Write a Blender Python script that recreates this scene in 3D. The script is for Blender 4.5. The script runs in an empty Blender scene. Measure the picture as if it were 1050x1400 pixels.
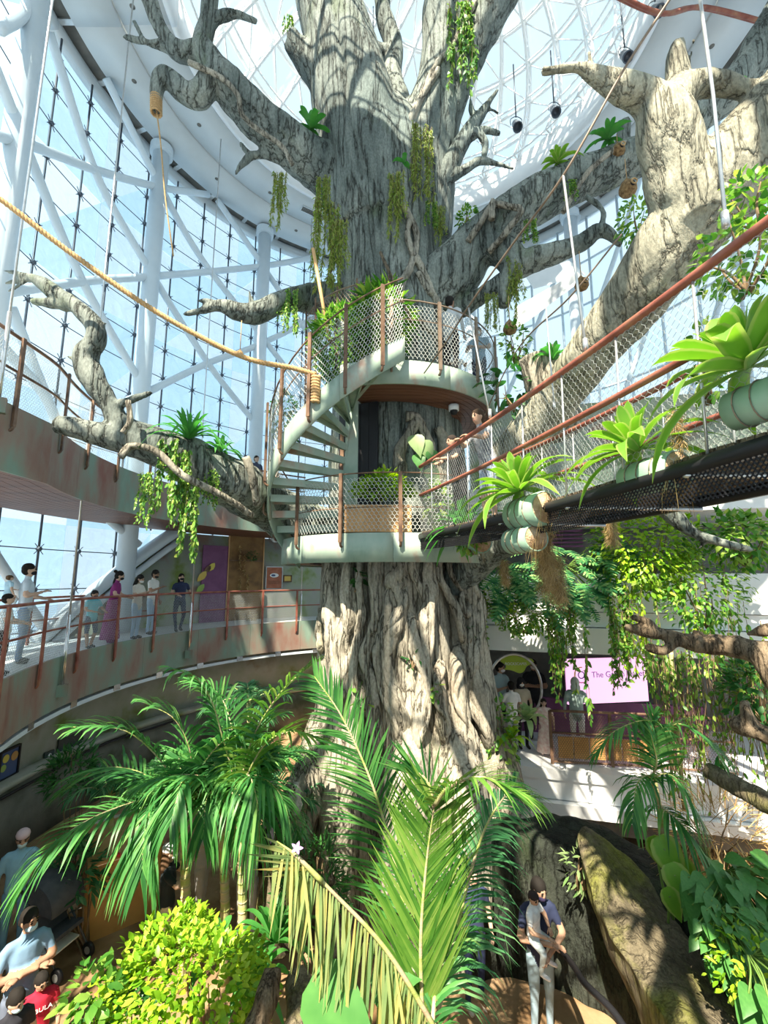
import bpy, math, random
import numpy as np
from mathutils import Vector, Matrix
PI = math.pi
rnd = random.Random(7); rng = np.random.default_rng(7)
SC = bpy.context.scene
COL = SC.collection
# ---------------------------------------------------------------- camera, world, sun, exposure
FPX, EYE, PITCH = 600.0, 1.57, math.radians(8.5)
cam = bpy.data.cameras.new('camera'); camo = bpy.data.objects.new('camera', cam); COL.objects.link(camo)
cam.sensor_fit = 'HORIZONTAL'; cam.sensor_width = 36.0; cam.lens = 36.0*FPX/1050.0
cam.clip_start = 0.05; cam.clip_end = 300
camo.location = (0, 0, EYE); camo.rotation_euler = (PI/2+PITCH, 0, 0)
SC.camera = camo
wd = bpy.data.worlds.new('world'); SC.world = wd; wd.use_nodes = True
bg = wd.node_tree.nodes['Background']
bg.inputs[0].default_value = (0.64, 0.82, 0.93, 1); bg.inputs[1].default_value = 0.68
sun = bpy.data.lights.new('sun', 'SUN'); sun.energy = 8.0; sun.angle = math.radians(0.6); sun.color = (1.0, 0.90, 0.72)
suno = bpy.data.objects.new('sun', sun); COL.objects.link(suno); suno.location = (-6, -6, 30)
SUN_DIR = Vector((-0.22, -0.58, 0.79))
suno.rotation_euler = SUN_DIR.to_track_quat('Z', 'Y').to_euler()
vs = SC.view_settings
vs.view_transform = 'Standard'; vs.look = 'None'; vs.gamma = 1.0; vs.use_curve_mapping = False
vs.exposure = 1.0
# ---------------------------------------------------------------- pixel helpers
CP, SP = math.cos(PITCH), math.sin(PITCH)
def ray(u, v):
    r = (u-525)/FPX; up = (700-v)/FPX
    return np.array([r, CP-SP*up, SP+CP*up])
def at_y(u, v, y):
    d = ray(u, v); return np.array([0, 0, EYE])+d*(y/d[1])
def at_z(u, v, z):
    d = ray(u, v); return np.array([0, 0, EYE])+d*((z-EYE)/d[2])
CX, CY = 0.8, 9.8          # centre of the round hall
def at_cyl(u, v, R, cx=CX, cy=CY, near=False):
    d = ray(u, v); a = d[0]**2+d[1]**2; b = -2*(d[0]*cx+d[1]*cy); c = cx*cx+cy*cy-R*R
    q = max(b*b-4*a*c, 0)
    s = (-b+(-1 if near else 1)*math.sqrt(q))/(2*a)
    return np.array([0, 0, EYE])+d*s
def pc(R, deg, z=0.0, cx=CX, cy=CY):
    t = math.radians(deg); return np.array([cx+R*math.cos(t), cy+R*math.sin(t), z])
# ---------------------------------------------------------------- noise
def vnoise(P, seed=0):
    P = np.asarray(P, float)
    i = np.floor(P).astype(np.int64); f = P-i; f = f*f*(3-2*f)
    def h(a):
        n = a[:, 0]*374761393+a[:, 1]*668265263+a[:, 2]*2147483647+seed*1274126177
        n = (n ^ (n >> 13))*1274126177; n = n ^ (n >> 16)
        return (n & 0xffff)/32767.5-1
    r = 0
    for dx in (0, 1):
        for dy in (0, 1):
            for dz in (0, 1):
                w = (f[:, 0] if dx else 1-f[:, 0])*(f[:, 1] if dy else 1-f[:, 1])*(f[:, 2] if dz else 1-f[:, 2])
                r = r+w*h(i+np.array([dx, dy, dz]))
    return r
# ---------------------------------------------------------------- mesh builder
def nrm(a):
    a = np.asarray(a, float); return a/np.maximum(np.linalg.norm(a, axis=-1, keepdims=True), 1e-9)
def cr(pts, n=8):
    """Catmull-Rom through rows of pts (any width), n samples each span"""
    p = np.asarray(pts, float)
    if len(p) < 3: 
        t = np.linspace(0, 1, n+1)[:, None]; return p[0]*(1-t)+p[-1]*t
    q = np.vstack([2*p[0]-p[1], p, 2*p[-1]-p[-2]]); out = []
    for k in range(1, len(q)-2):
        t = np.linspace(0, 1, n, endpoint=False)[:, None]
        a, b, c, d = q[k-1], q[k], q[k+1], q[k+2]
        out.append(.5*((2*b)+(-a+c)*t+(2*a-5*b+4*c-d)*t*t+(-a+3*b-3*c+d)*t**3))
    out.append(p[-1][None]); return np.vstack(out)
class MB:
    def __init__(s): s.V = []; s.F = []; s.A = []; s.n = 0
    def add(s, V, F, mi=0, a=None):
        V = np.asarray(V, float).reshape(-1, 3)
        F = F if isinstance(F, list) else [F]
        for f in F:
            f = np.asarray(f, np.int64)
            if f.size: s.F.append((f+s.n, mi))
        s.V.append(V); s.A.append(np.zeros(len(V)) if a is None else np.broadcast_to(np.asarray(a, float), (len(V),)).copy()); s.n += len(V)
        return s
    BF = np.array([[0, 1, 3, 2], [4, 6, 7, 5], [0, 4, 5, 1], [2, 3, 7, 6], [0, 2, 6, 4], [1, 5, 7, 3]])
    BV = np.array([[x, y, z] for x in (-1, 1) for y in (-1, 1) for z in (-1, 1)], float)[:, :]
    def box(s, c, size, rz=0.0, mi=0, rx=0.0, ry=0.0):
        v = s.BV*np.asarray(size, float)/2
        if rx or ry or rz:
            M = np.array(Matrix.Rotation(rz, 3, 'Z') @ Matrix.Rotation(ry, 3, 'Y') @ Matrix.Rotation(rx, 3, 'X')); v = v @ M.T
        return s.add(v+np.asarray(c, float), s.BF[:, ::-1], mi)
    def tube(s, path, r, seg=8, cap=True, mi=0, flat=1.0, a=None, noise=0.0, nseed=0, twist=0.0):
        P = np.asarray(path, float); N = len(P)
        R = np.broadcast_to(np.asarray(r, float), (N,))
        T = np.gradient(P, axis=0); T = nrm(T)
        ref = np.array([0, 0, 1.0]) if abs(T[0][2]) < .9 else np.array([1.0, 0, 0])
        u = nrm(np.cross(T[0], ref)); U = np.zeros((N, 3)); U[0] = u
        for k in range(1, N):
            u = u-T[k]*np.dot(u, T[k]); u = u/max(np.linalg.norm(u), 1e-9); U[k] = u
        W = np.cross(T, U)
        th = np.arange(seg)*2*PI/seg
        TH = th[None, :]+np.linspace(0, twist, N)[:, None]
        ring = np.cos(TH)[..., None]*U[:, None, :]+np.sin(TH)[..., None]*W[:, None, :]*flat
        V = P[:, None, :]+ring*R[:, None, None]
        if noise:
            nn = vnoise((V/np.maximum(R.mean()*1.1, .01)).reshape(-1, 3), nseed).reshape(N, seg)
            V = P[:, None, :]+ring*(R[:, None]*(1+noise*nn))[..., None]
        V = V.reshape(-1, 3)
        i = np.arange(N-1)[:, None]*seg; j = np.arange(seg)[None, :]; k = (j+1) % seg
        F = np.stack([i+j, i+k, i+seg+k, i+seg+j], -1).reshape(-1, 4)
        Fs = [F]
        if cap: Fs += [np.arange(seg)[::-1][None], (np.arange(seg)+(N-1)*seg)[None]]
        av = None if a is None else np.repeat(np.broadcast_to(np.asarray(a, float), (N,)), seg)
        return s.add(V, Fs, mi, av)
    def struts(s, P, Q, r, seg=3, mi=0):
        P = np.asarray(P, float).reshape(-1, 3); Q = np.asarray(Q, float).reshape(-1, 3); n = len(P)
        if n == 0: return s
        D = nrm(Q-P); ref = np.where(np.abs(D[:, 2:3]) < .9, np.array([[0, 0, 1.0]]), np.array([[1.0, 0, 0]]))
        U = nrm(np.cross(D, ref)); W = np.cross(D, U)
        th = np.arange(seg)*2*PI/seg; r = np.broadcast_to(np.asarray(r, float), (n,))
        ring = (np.cos(th)[None, :, None]*U[:, None]+np.sin(th)[None, :, None]*W[:, None])*r[:, None, None]
        V = np.concatenate([P[:, None]+ring, Q[:, None]+ring], 1)
        b = (np.arange(n)*2*seg)[:, None]; j = np.arange(seg)[None]; k = (j+1) % seg
        F = np.stack([b+j, b+k, b+seg+k, b+seg+j], -1).reshape(-1, 4)
        Fs = [F]
        if seg > 4 or n < 200: Fs += [b+j[:, ::-1], b+seg+j]
        return s.add(V.reshape(-1, 3), Fs, mi)
    def lathe(s, prof, seg=16, c=(0, 0, 0), mi=0, rot=None, a=None):
        p = np.asarray(prof, float); N = len(p); th = np.arange(seg)*2*PI/seg
        V = np.stack([p[:, :1]*np.cos(th), p[:, :1]*np.sin(th), np.repeat(p[:, 1:2], seg, 1)], -1).reshape(-1, 3)
        if rot is not None: V = V @ np.array(rot).T
        i = np.arange(N-1)[:, None]*seg; j = np.arange(seg)[None]; k = (j+1) % seg
        F = np.stack([i+j, i+k, i+seg+k, i+seg+j], -1).reshape(-1, 4)
        return s.add(V+np.asarray(c, float), [F, np.arange(seg)[::-1][None], (np.arange(seg)+(N-1)*seg)[None]], mi, a)
    def grid(s, G, mi=0, closed_u=False, flip=False):
        G = np.asarray(G, float); a, b = G.shape[:2]
        i = np.arange(a-1)[:, None]*b
        j = np.arange(b if closed_u else b-1)[None]; k = (j+1) % b
        F = np.stack([i+j, i+k, i+b+k, i+b+j], -1).reshape(-1, 4)
        if flip: F = F[:, ::-1]
        return s.add(G.reshape(-1, 3), F, mi)
    def arc(s, r0, r1, z0, z1, a0, a1, n=24, mi=0, cx=CX, cy=CY, pf=None):
        """solid ring segment; z0/z1 may be callables of the angle in degrees"""
        A = np.linspace(a0, a1, n+1); f0 = z0 if callable(z0) else (lambda t: z0); f1 = z1 if callable(z1) else (lambda t: z1)
        V = []; pc_ = pf or (lambda r, t, z: pc(r, t, z, cx, cy))
        for t in A:
            V += [pc_(r0, t, f0(t)), pc_(r1, t, f0(t)), pc_(r1, t, f1(t)), pc_(r0, t, f1(t))]
        i = np.arange(n)[:, None]*4; j = np.arange(4)[None]; k = (j+1) % 4
        F = np.stack([i+j, i+k, i+4+k, i+4+j], -1).reshape(-1, 4)
        return s.add(V, [F, np.array([[3, 2, 1, 0]]), np.array([[0, 1, 2, 3]])+n*4], mi)
    def prism(s, poly, ax, mi=0):
        """extrude polygon (n,3) by vector ax"""
        p = np.asarray(poly, float); n = len(p); V = np.vstack([p, p+np.asarray(ax, float)])
        j = np.arange(n); k = (j+1) % n
        return s.add(V, [np.stack([j, k, k+n, j+n], -1), j[::-1][None], (j+n)[None]], mi)
    def leaves(s, P, D, N, L, W, bend=0.3, prof=(.35, 1, .85, 0.02), fold=0.0, mi=0, twist=0.0, curl=None):
        """strips: base P, direction D, face normal N, length L, half width W; bend = drop towards -z as a share of the length"""
        P = np.asarray(P, float).reshape(-1, 3); n = len(P)
        D = nrm(np.broadcast_to(D, (n, 3))); N = np.broadcast_to(np.asarray(N, float), (n, 3))
        S = nrm(np.cross(D, N)); N2 = nrm(np.cross(S, D))
        L = np.broadcast_to(np.asarray(L, float), (n,)); W = np.broadcast_to(np.asarray(W, float), (n,)); bend = np.broadcast_to(np.asarray(bend, float), (n,))
        m = len(prof); cols = 3 if fold else 2
        V = np.zeros((n, m, cols, 3)); A = np.zeros((n, m, cols))
        for q in range(m):
            t = q/(m-1)
            hd = 1-.35*bend*t*t          # shorten as it droops
            c = P+D*(L*t*hd)[:, None]; c[:, 2] -= bend*L*t*t
            w = (W*prof[q])[:, None]
            if cols == 2: V[:, q, 0] = c-S*w; V[:, q, 1] = c+S*w
            else:
                V[:, q, 0] = c-S*w+N2*w*fold; V[:, q, 1] = c; V[:, q, 2] = c+S*w+N2*w*fold
                A[:, q, 0] = 1; A[:, q, 2] = 1
        b = (np.arange(n)*m*cols)[:, None, None]; i = (np.arange(m-1)*cols)[None, :, None]; j = np.arange(cols-1)[None, None]
        F = np.stack([b+i+j, b+i+j+1, b+i+cols+j+1, b+i+cols+j], -1).reshape(-1, 4)
        return s.add(V.reshape(-1, 3), F, mi, A.reshape(-1))
    def stamp(s, T, mats, mi=0):
        V, F, A = T; M = np.asarray(mats, float).reshape(-1, 4, 4); n = len(M); k = len(V)
        Vh = np.concatenate([V, np.ones((k, 1))], 1)
        out = np.einsum('nij,kj->nki', M, Vh)[..., :3].reshape(-1, 3)
        Fs = [(f[None]+(np.arange(n)*k)[:, None, None]).reshape(-1, f.shape[1]) for f in F]
        return s.add(out, Fs, mi, np.tile(A, n))
    def tmpl(s):
        return np.vstack(s.V), [f for f, _ in s.F], np.concatenate(s.A)
    def merge(s, o, M=None, mi=None):
        V = np.vstack(o.V)
        if M is not None: V = V @ np.array(M)[:3, :3].T+np.array(M)[:3, 3]
        base = s.n; s.V.append(V); s.A.append(np.concatenate(o.A)); s.n += len(V)
        for f, m in o.F: s.F.append((f+base, m if mi is None else mi))
        return s
    def mesh(s, name, off=(0, 0, 0), smooth=True, attr=True):
        V = np.vstack(s.V)-np.asarray(off, float); me = bpy.data.meshes.new(name)
        me.vertices.add(len(V)); me.vertices.foreach_set('co', V.astype(np.float32).ravel())
        lt = np.concatenate([np.full(len(f), f.shape[1]) for f, _ in s.F]); li = np.concatenate([f.ravel() for f, _ in s.F])
        mi = np.concatenate([np.full(len(f), m) for f, m in s.F])
        me.loops.add(len(li)); me.polygons.add(len(lt))
        me.loops.foreach_set('vertex_index', li.astype(np.int32))
        me.polygons.foreach_set('loop_start', np.concatenate([[0], np.cumsum(lt)[:-1]]).astype(np.int32))
        me.polygons.foreach_set('loop_total', lt.astype(np.int32))
        me.polygons.foreach_set('material_index', mi.astype(np.int32))
        me.polygons.foreach_set('use_smooth', np.full(len(lt), bool(smooth)))
        A = np.concatenate(s.A)
        if attr and A.any():
            at = me.attributes.new('a', 'FLOAT', 'POINT'); at.data.foreach_set('value', A.astype(np.float32))
        me.update(calc_edges=True); me.validate()
        return me
    def build(s, name, mat, parent=None, smooth=False, **kw):
        me = s.mesh(name, origin_of(parent), smooth)
        return link(name, me, mat, parent, **kw)
def origin_of(p):
    o = np.zeros(3)
    while p is not None: o = o+np.array(p.location); p = p.parent
    return o
def link(name, me, mat, parent=None, **kw):
    for m in (mat if isinstance(mat, (list, tuple)) else [mat]):
        if len(me.materials) < (len(mat) if isinstance(mat, (list, tuple)) else 1): me.materials.append(M[m] if isinstance(m, str) else m)
    o = bpy.data.objects.new(name, me); COL.objects.link(o); o.parent = parent
    tag(o, **kw); return o
def tag(o, label=None, cat=None, group=None, kind=None):
    if label: o['label'] = label
    if cat: o['category'] = cat
    if group: o['group'] = group
    if kind: o['kind'] = kind
    return o
def thing(name, label, cat, loc=(0, 0, 0), group=None, kind=None):
    o = bpy.data.objects.new(name, None); COL.objects.link(o); o.location = tuple(float(x) for x in loc); o.empty_display_size = .1
    return tag(o, label, cat, group, kind)
def copy_tree(o, parent=None):
    c = o.copy(); COL.objects.link(c); c.parent = parent
    for ch in list(o.children): copy_tree(ch, c)
    return c
def copies(src, spots, labels=None):
    """spots: (loc, rz, scale[, rx, ry]); the source takes the first"""
    out = []
    for i, sp in enumerate(spots):
        o = src if i == 0 else copy_tree(src); out.append(o)
    for i, sp in enumerate(spots):
        o = out[i]; o.location = tuple(float(x) for x in sp[0]); o.rotation_euler = (sp[3] if len(sp) > 3 else 0, sp[4] if len(sp) > 4 else 0, sp[1])
        o.scale = (sp[2],)*3 if np.isscalar(sp[2]) else sp[2]
        if labels: o['label'] = labels[i] if isinstance(labels, (list, tuple)) else labels
    return out
def remesh(mb, voxel, disp=0.0, dscale=1.0, smooth_it=2, seed=0, disp2=0.0, dscale2=4.0, fn=None):
    """union of the shells in mb as one continuous skin, then weathered by noise"""
    me = mb.mesh('tmp'); o = bpy.data.objects.new('tmp', me); COL.objects.link(o)
    md = o.modifiers.new('r', 'REMESH'); md.mode = 'VOXEL'; md.voxel_size = voxel
    if smooth_it:
        sm = o.modifiers.new('s', 'SMOOTH'); sm.iterations = smooth_it; sm.factor = .5
    dg = bpy.context.evaluated_depsgraph_get(); ev = o.evaluated_get(dg)
    m2 = bpy.data.meshes.new_from_object(ev)
    bpy.data.objects.remove(o); bpy.data.meshes.remove(me)
    n = len(m2.vertices); co = np.zeros(n*3, np.float32); m2.vertices.foreach_get('co', co); co = co.reshape(-1, 3).astype(float)
    no = np.zeros(n*3, np.float32); m2.vertices.foreach_get('normal', no); no = no.reshape(-1, 3)
    d = np.zeros(n)
    if disp: d += disp*vnoise(co*dscale*np.array([1, 1, .35]), seed)
    if disp2: d += disp2*vnoise(co*dscale2*np.array([1, 1, .3]), seed+1)
    if fn is not None: d += fn(co)
    co = co+no*d[:, None]
    lt = np.zeros(len(m2.polygons), np.int32); m2.polygons.foreach_get('loop_total', lt)
    li = np.zeros(len(m2.loops), np.int32); m2.loops.foreach_get('vertex_index', li)
    out = MB(); st = np.concatenate([[0], np.cumsum(lt)[:-1]]); Fs = []
    for k in (3, 4):
        w = np.where(lt == k)[0]
        if len(w): Fs.append(li[st[w][:, None]+np.arange(k)[None]])
    out.add(co, Fs); bpy.data.meshes.remove(m2)
    return out
# ---------------------------------------------------------------- materials
M = {}
def _mat(name):
    m = bpy.data.materials.new(name); m.use_nodes = True; nt = m.node_tree; M[name] = m
    return m, nt, nt.nodes['Principled BSDF']
def c4(c): return (c[0], c[1], c[2], 1)
def ramp(nt, stops):
    r = nt.nodes.new('ShaderNodeValToRGB'); e = r.color_ramp.elements
    while len(e) < len(stops): e.new(.5)
    for k, (p, c) in enumerate(stops): e[k].position = p; e[k].color = c4(c)
    return r
def noise_tex(nt, scale, detail=4, stretch=(1, 1, 1), rough=.55, coord='Object'):
    tc = nt.nodes.new('ShaderNodeTexCoord'); mp = nt.nodes.new('ShaderNodeMapping'); mp.inputs['Scale'].default_value = stretch
    nt.links.new(tc.outputs[coord], mp.inputs[0])
    n = nt.nodes.new('ShaderNodeTexNoise'); n.inputs['Scale'].default_value = scale; n.inputs['Detail'].default_value = detail; n.inputs['Roughness'].default_value = rough
    nt.links.new(mp.outputs[0], n.inputs['Vector']); return n
def pm(name, stops, scale=3, rough=.6, metal=0.0, bump=0.0, bscale=None, stretch=(1, 1, 1), detail=4, spec=.3, bdist=.02):
    m, nt, b = _mat(name)
    if isinstance(stops[0], (int, float)): stops = [stops]
    if len(stops) == 1: b.inputs['Base Color'].default_value = c4(stops[0])
    else:
        n = noise_tex(nt, scale, detail, stretch)
        k = len(stops); r = ramp(nt, [(.32+.36*i/(k-1), c) for i, c in enumerate(stops)])
        nt.links.new(n.outputs[0], r.inputs[0]); nt.links.new(r.outputs[0], b.inputs['Base Color'])
    b.inputs['Roughness'].default_value = rough; b.inputs['Metallic'].default_value = metal; b.inputs['Specular IOR Level'].default_value = spec
    if bump:
        n2 = noise_tex(nt, bscale or scale*6, 5, stretch); bp = nt.nodes.new('ShaderNodeBump'); bp.inputs['Strength'].default_value = bump; bp.inputs['Distance'].default_value = bdist
        nt.links.new(n2.outputs[0], bp.inputs['Height']); nt.links.new(bp.outputs[0], b.inputs['Normal'])
    return m
def leafm(name, stops, rough=.4, trans=.35, edge=None, noise=6):
    """leaf: colour varies from leaf to leaf; 'a' attribute = 1 at the rim"""
    m, nt, b = _mat(name)
    g = nt.nodes.new('ShaderNodeNewGeometry'); k = len(stops)
    r = ramp(nt, [(i/(k-1), c) for i, c in enumerate(stops)])
    n = noise_tex(nt, noise, 2); ad = nt.nodes.new('ShaderNodeMath'); ad.operation = 'MULTIPLY_ADD'; ad.inputs[1].default_value = .5
    nt.links.new(n.outputs[0], ad.inputs[0])
    ms = nt.nodes.new('ShaderNodeMath'); ms.operation = 'MULTIPLY_ADD'; ms.inputs[1].default_value = .85; ms.inputs[2].default_value = -.18
    nt.links.new(g.outputs['Random Per Island'], ms.inputs[0]); nt.links.new(ms.outputs[0], ad.inputs[2])
    nt.links.new(ad.outputs[0], r.inputs[0]); colour = r.outputs[0]
    if edge:
        at = nt.nodes.new('ShaderNodeAttribute'); at.attribute_name = 'a'
        rr = ramp(nt, [(.62, (0, 0, 0)), (.8, (1, 1, 1))]); nt.links.new(at.outputs['Fac'], rr.inputs[0])
        mx = nt.nodes.new('ShaderNodeMix'); mx.data_type = 'RGBA'; nt.links.new(rr.outputs[0], mx.inputs[0]); nt.links.new(colour, mx.inputs[6]); mx.inputs[7].default_value = c4(edge); colour = mx.outputs[2]
    nt.links.new(colour, b.inputs['Base Color']); b.inputs['Roughness'].default_value = rough; b.inputs['Specular IOR Level'].default_value = .35
    if trans:
        t = nt.nodes.new('ShaderNodeBsdfTranslucent'); mix = nt.nodes.new('ShaderNodeMixShader'); mix.inputs[0].default_value = trans
        hs = nt.nodes.new('ShaderNodeHueSaturation'); hs.inputs['Saturation'].default_value = 1.1; hs.inputs['Value'].default_value = 1.5
        nt.links.new(colour, hs.inputs['Color']); nt.links.new(hs.outputs[0], t.inputs[0])
        out = nt.nodes['Material Output']; nt.links.new(b.outputs[0], mix.inputs[1]); nt.links.new(t.outputs[0], mix.inputs[2]); nt.links.new(mix.outputs[0], out.inputs[0])
    return m
def glassm(name, tint=(.95, .98, 1), gloss=.06, white=0.0, wcol=(.9, .95, 1)):
    m, nt, b = _mat(name); nt.nodes.remove(b); out = nt.nodes['Material Output']
    t = nt.nodes.new('ShaderNodeBsdfTransparent'); t.inputs[0].default_value = c4(tint)
    g = nt.nodes.new('ShaderNodeBsdfGlossy'); g.inputs['Roughness'].default_value = .05
    mx = nt.nodes.new('ShaderNodeMixShader'); mx.inputs[0].default_value = gloss
    nt.links.new(t.outputs[0], mx.inputs[1]); nt.links.new(g.outputs[0], mx.inputs[2]); o = mx
    if white:
        d = nt.nodes.new('ShaderNodeBsdfTranslucent'); d.inputs[0].default_value = c4(wcol)
        m2 = nt.nodes.new('ShaderNodeMixShader'); m2.inputs[0].default_value = white
        nt.links.new(mx.outputs[0], m2.inputs[1]); nt.links.new(d.outputs[0], m2.inputs[2]); o = m2
    nt.links.new(o.outputs[0], out.inputs[0]); return m
def emitm(name, col, s):
    m, nt, b = _mat(name); b.inputs['Base Color'].default_value = c4(col); b.inputs['Emission Color'].default_value = c4(col); b.inputs['Emission Strength'].default_value = s
    return m
def barkm(name, stops, moss=None, mossamt=.5, scale=1.2, crack=1.0, vert=.25, bump=.8, warm=None):
    m, nt, b = _mat(name); L = nt.links.new
    n = noise_tex(nt, scale, 8, (1, 1, vert), .68); k = len(stops)
    r = ramp(nt, [(.30+.40*i/(k-1), c) for i, c in enumerate(stops)]); L(n.outputs[0], r.inputs[0]); col = r.outputs[0]
    def blend(sc, st, amt, c, w=.12):
        nonlocal col
        n2 = noise_tex(nt, sc, 6, st, .65); r2 = ramp(nt, [(amt, (0, 0, 0)), (amt+w, (1, 1, 1))]); L(n2.outputs[0], r2.inputs[0])
        mx = nt.nodes.new('ShaderNodeMix'); mx.data_type = 'RGBA'; L(r2.outputs[0], mx.inputs[0]); L(col, mx.inputs[6]); mx.inputs[7].default_value = c4(c); col = mx.outputs[2]
    if moss: blend(scale*.7, (1, 1, .6), mossamt, moss, .2)
    if warm: blend(scale*.55, (1.3, 1, .35), .58, warm, .2)
    # long fine fissures: ridges of a vertical noise
    n3 = noise_tex(nt, scale*4.2, 5, (1, 1, vert*.35), .55); ab = nt.nodes.new('ShaderNodeMath'); ab.operation = 'SUBTRACT'; ab.inputs[1].default_value = .5; L(n3.outputs[0], ab.inputs[0])
    a2 = nt.nodes.new('ShaderNodeMath'); a2.operation = 'ABSOLUTE'; L(ab.outputs[0], a2.inputs[0])
    r3 = ramp(nt, [(.0, (.22, .21, .19)), (.022, (.75, .75, .75)), (.07, (1, 1, 1))]); L(a2.outputs[0], r3.inputs[0])
    # speckled grain
    n5 = noise_tex(nt, scale*26, 3, (1, 1, .5), .6); r5 = ramp(nt, [(.35, (.62, .62, .62)), (.62, (1.12, 1.12, 1.12))]); L(n5.outputs[0], r5.inputs[0])
    for src, f in ((r3, crack), (r5, .8)):
        mu = nt.nodes.new('ShaderNodeMix'); mu.data_type = 'RGBA'; mu.blend_type = 'MULTIPLY'; mu.inputs[0].default_value = f; L(col, mu.inputs[6]); L(src.outputs[0], mu.inputs[7]); col = mu.outputs[2]
    L(col, b.inputs['Base Color']); b.inputs['Roughness'].default_value = .75; b.inputs['Specular IOR Level'].default_value = .25
    n4 = noise_tex(nt, scale*7, 8, (1, 1, vert), .65); bp = nt.nodes.new('ShaderNodeBump'); bp.inputs['Strength'].default_value = bump; bp.inputs['Distance'].default_value = .06
    L(n4.outputs[0], bp.inputs['Height']); bp2 = nt.nodes.new('ShaderNodeBump'); bp2.inputs['Strength'].default_value = bump; bp2.inputs['Distance'].default_value = .05
    L(r3.outputs[0], bp2.inputs['Height']); L(bp.outputs[0], bp2.inputs['Normal']); L(bp2.outputs[0], b.inputs['Normal'])
    return m
barkm('bark', [(.09, .11, .10), (.17, .195, .175), (.28, .305, .27), (.37, .39, .335)], (.10, .14, .05), .56)
barkm('bark_warm', [(.17, .155, .115), (.31, .30, .23), (.46, .44, .34), (.53, .50, .37)], (.16, .19, .07), .58, crack=.7)
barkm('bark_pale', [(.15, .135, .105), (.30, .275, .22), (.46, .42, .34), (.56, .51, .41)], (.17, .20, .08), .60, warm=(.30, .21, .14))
barkm('bark_brown', [(.10, .07, .045), (.21, .155, .10), (.33, .26, .18)], None, crack=.9, scale=2.5)
barkm('moss_rock', [(.07, .06, .04), (.15, .125, .08), (.25, .21, .14)], (.20, .21, .03), .48, vert=.5, crack=.15, scale=1.6)
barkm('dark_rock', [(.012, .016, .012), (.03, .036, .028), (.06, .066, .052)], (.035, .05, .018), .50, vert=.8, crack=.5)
pm('patina', [(.24, .10, .075), (.27, .20, .16), (.20, .29, .23), (.27, .35, .28)], 1.0, .6, .0, .15, 8, (1, 1, .45), 6)
pm('stair_green', [(.22, .31, .25), (.31, .40, .33), (.37, .44, .37), (.40, .26, .20)], 2.0, .5, 0, .05, 9, (1, 1, .6), 6)
pm('rust_red', [(.20, .06, .04), (.30, .10, .07), (.36, .17, .10)], 4, .45, .1, .05)
pm('rust_brown', [(.09, .05, .035), (.17, .10, .065), (.24, .15, .09)], 5, .5, .2, .08)
pm('steel_white', [(.62, .70, .76), (.68, .75, .80)], 2, .4, .0)
pm('white_paint', [(.80, .82, .83), (.86, .87, .88)], 2, .5)
pm('soffit', [(.58, .61, .62), (.64, .67, .68)], 1, .6)
pm('dark_steel', [(.07, .085, .11), (.11, .125, .15)], 4, .4, .3)
pm('cable', [(.55, .56, .56), (.70, .71, .71)], 8, .3, .7)
pm('dark_channel', [(.10, .10, .09), (.20, .19, .17)], 2, .7, 0, .1)
pm('red_wood', [(.11, .045, .028), (.17, .075, .045), (.22, .105, .065)], 3, .5, 0, .05, 20, (.2, 4, 1))
pm('wood_panel', [(.50, .26, .10), (.62, .36, .16), (.70, .43, .22)], 2, .5, 0, .05, 12, (1, 1, .3))
pm('floor_earth', [(.16, .09, .04), (.30, .19, .10), (.42, .28, .16)], 1.6, .85, 0, .3, 20)
pm('rock_wall', [(.20, .26, .08), (.36, .40, .30), (.44, .46, .40), (.32, .28, .19)], .9, .8, 0, .3, 5)
pm('camo_wall', [(.20, .27, .07), (.33, .37, .26), (.34, .35, .31), (.33, .22, .17)], 1.1, .8, 0, .1, 6)
pm('wire', [(.36, .38, .36), (.50, .52, .50)], 6, .5, .2)
pm('wire_dark', [(.16, .12, .09), (.30, .22, .16)], 6, .5, .3)
pm('rope', [(.42, .25, .11), (.60, .40, .20)], 30, .9, 0, .5, 60)
pm('black', (.015, .015, .018), rough=.5)
pm('chrome', (.7, .71, .72), rough=.2, metal=.9)
pm('plum', [(.16, .05, .13), (.24, .09, .20)], 2, .5)
glassm('glass'); glassm('glass_frit', gloss=.04, white=.35, wcol=(.93, .95, .97)); glassm('glass_pale', tint=(.86, .95, 1), gloss=.05, white=.12)
# ================================================================ THE SETTING
def netwire(mb, fn, w, h, c, r, seg=3):
    """hexagonal wire net on fn(u, v) -> (n,3), u in 0..w, v in 0..h"""
    ni, nj = int(h/(.75*c)), int(w/c)
    I, J = np.meshgrid(np.arange(ni), np.arange(nj+1), indexing='ij'); I = I.ravel(); J = J.ravel()
    x = (J+.5*(I % 2))*c; y = I*.75*c
    k = x <= w; x = x[k]; y = y[k]
    e = [(x, y, x, y+.35*c), (x, y+.35*c, np.maximum(x-.5*c, 0), y+.75*c), (x, y+.35*c, np.minimum(x+.5*c, w), y+.75*c)]
    for a, b, cc, d in e: mb.struts(fn(a, b), fn(cc, np.minimum(d, h)), r, seg)
    return mb
def pathfn(P):
    """arc-length walk along a polyline: f(s) -> points (vectorised)"""
    P = np.asarray(P, float); d = np.concatenate([[0], np.cumsum(np.linalg.norm(np.diff(P, axis=0), axis=1))])
    def f(s): return np.stack([np.interp(s, d, P[:, k]) for k in range(3)], -1)
    f.len = d[-1]; return f
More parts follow.
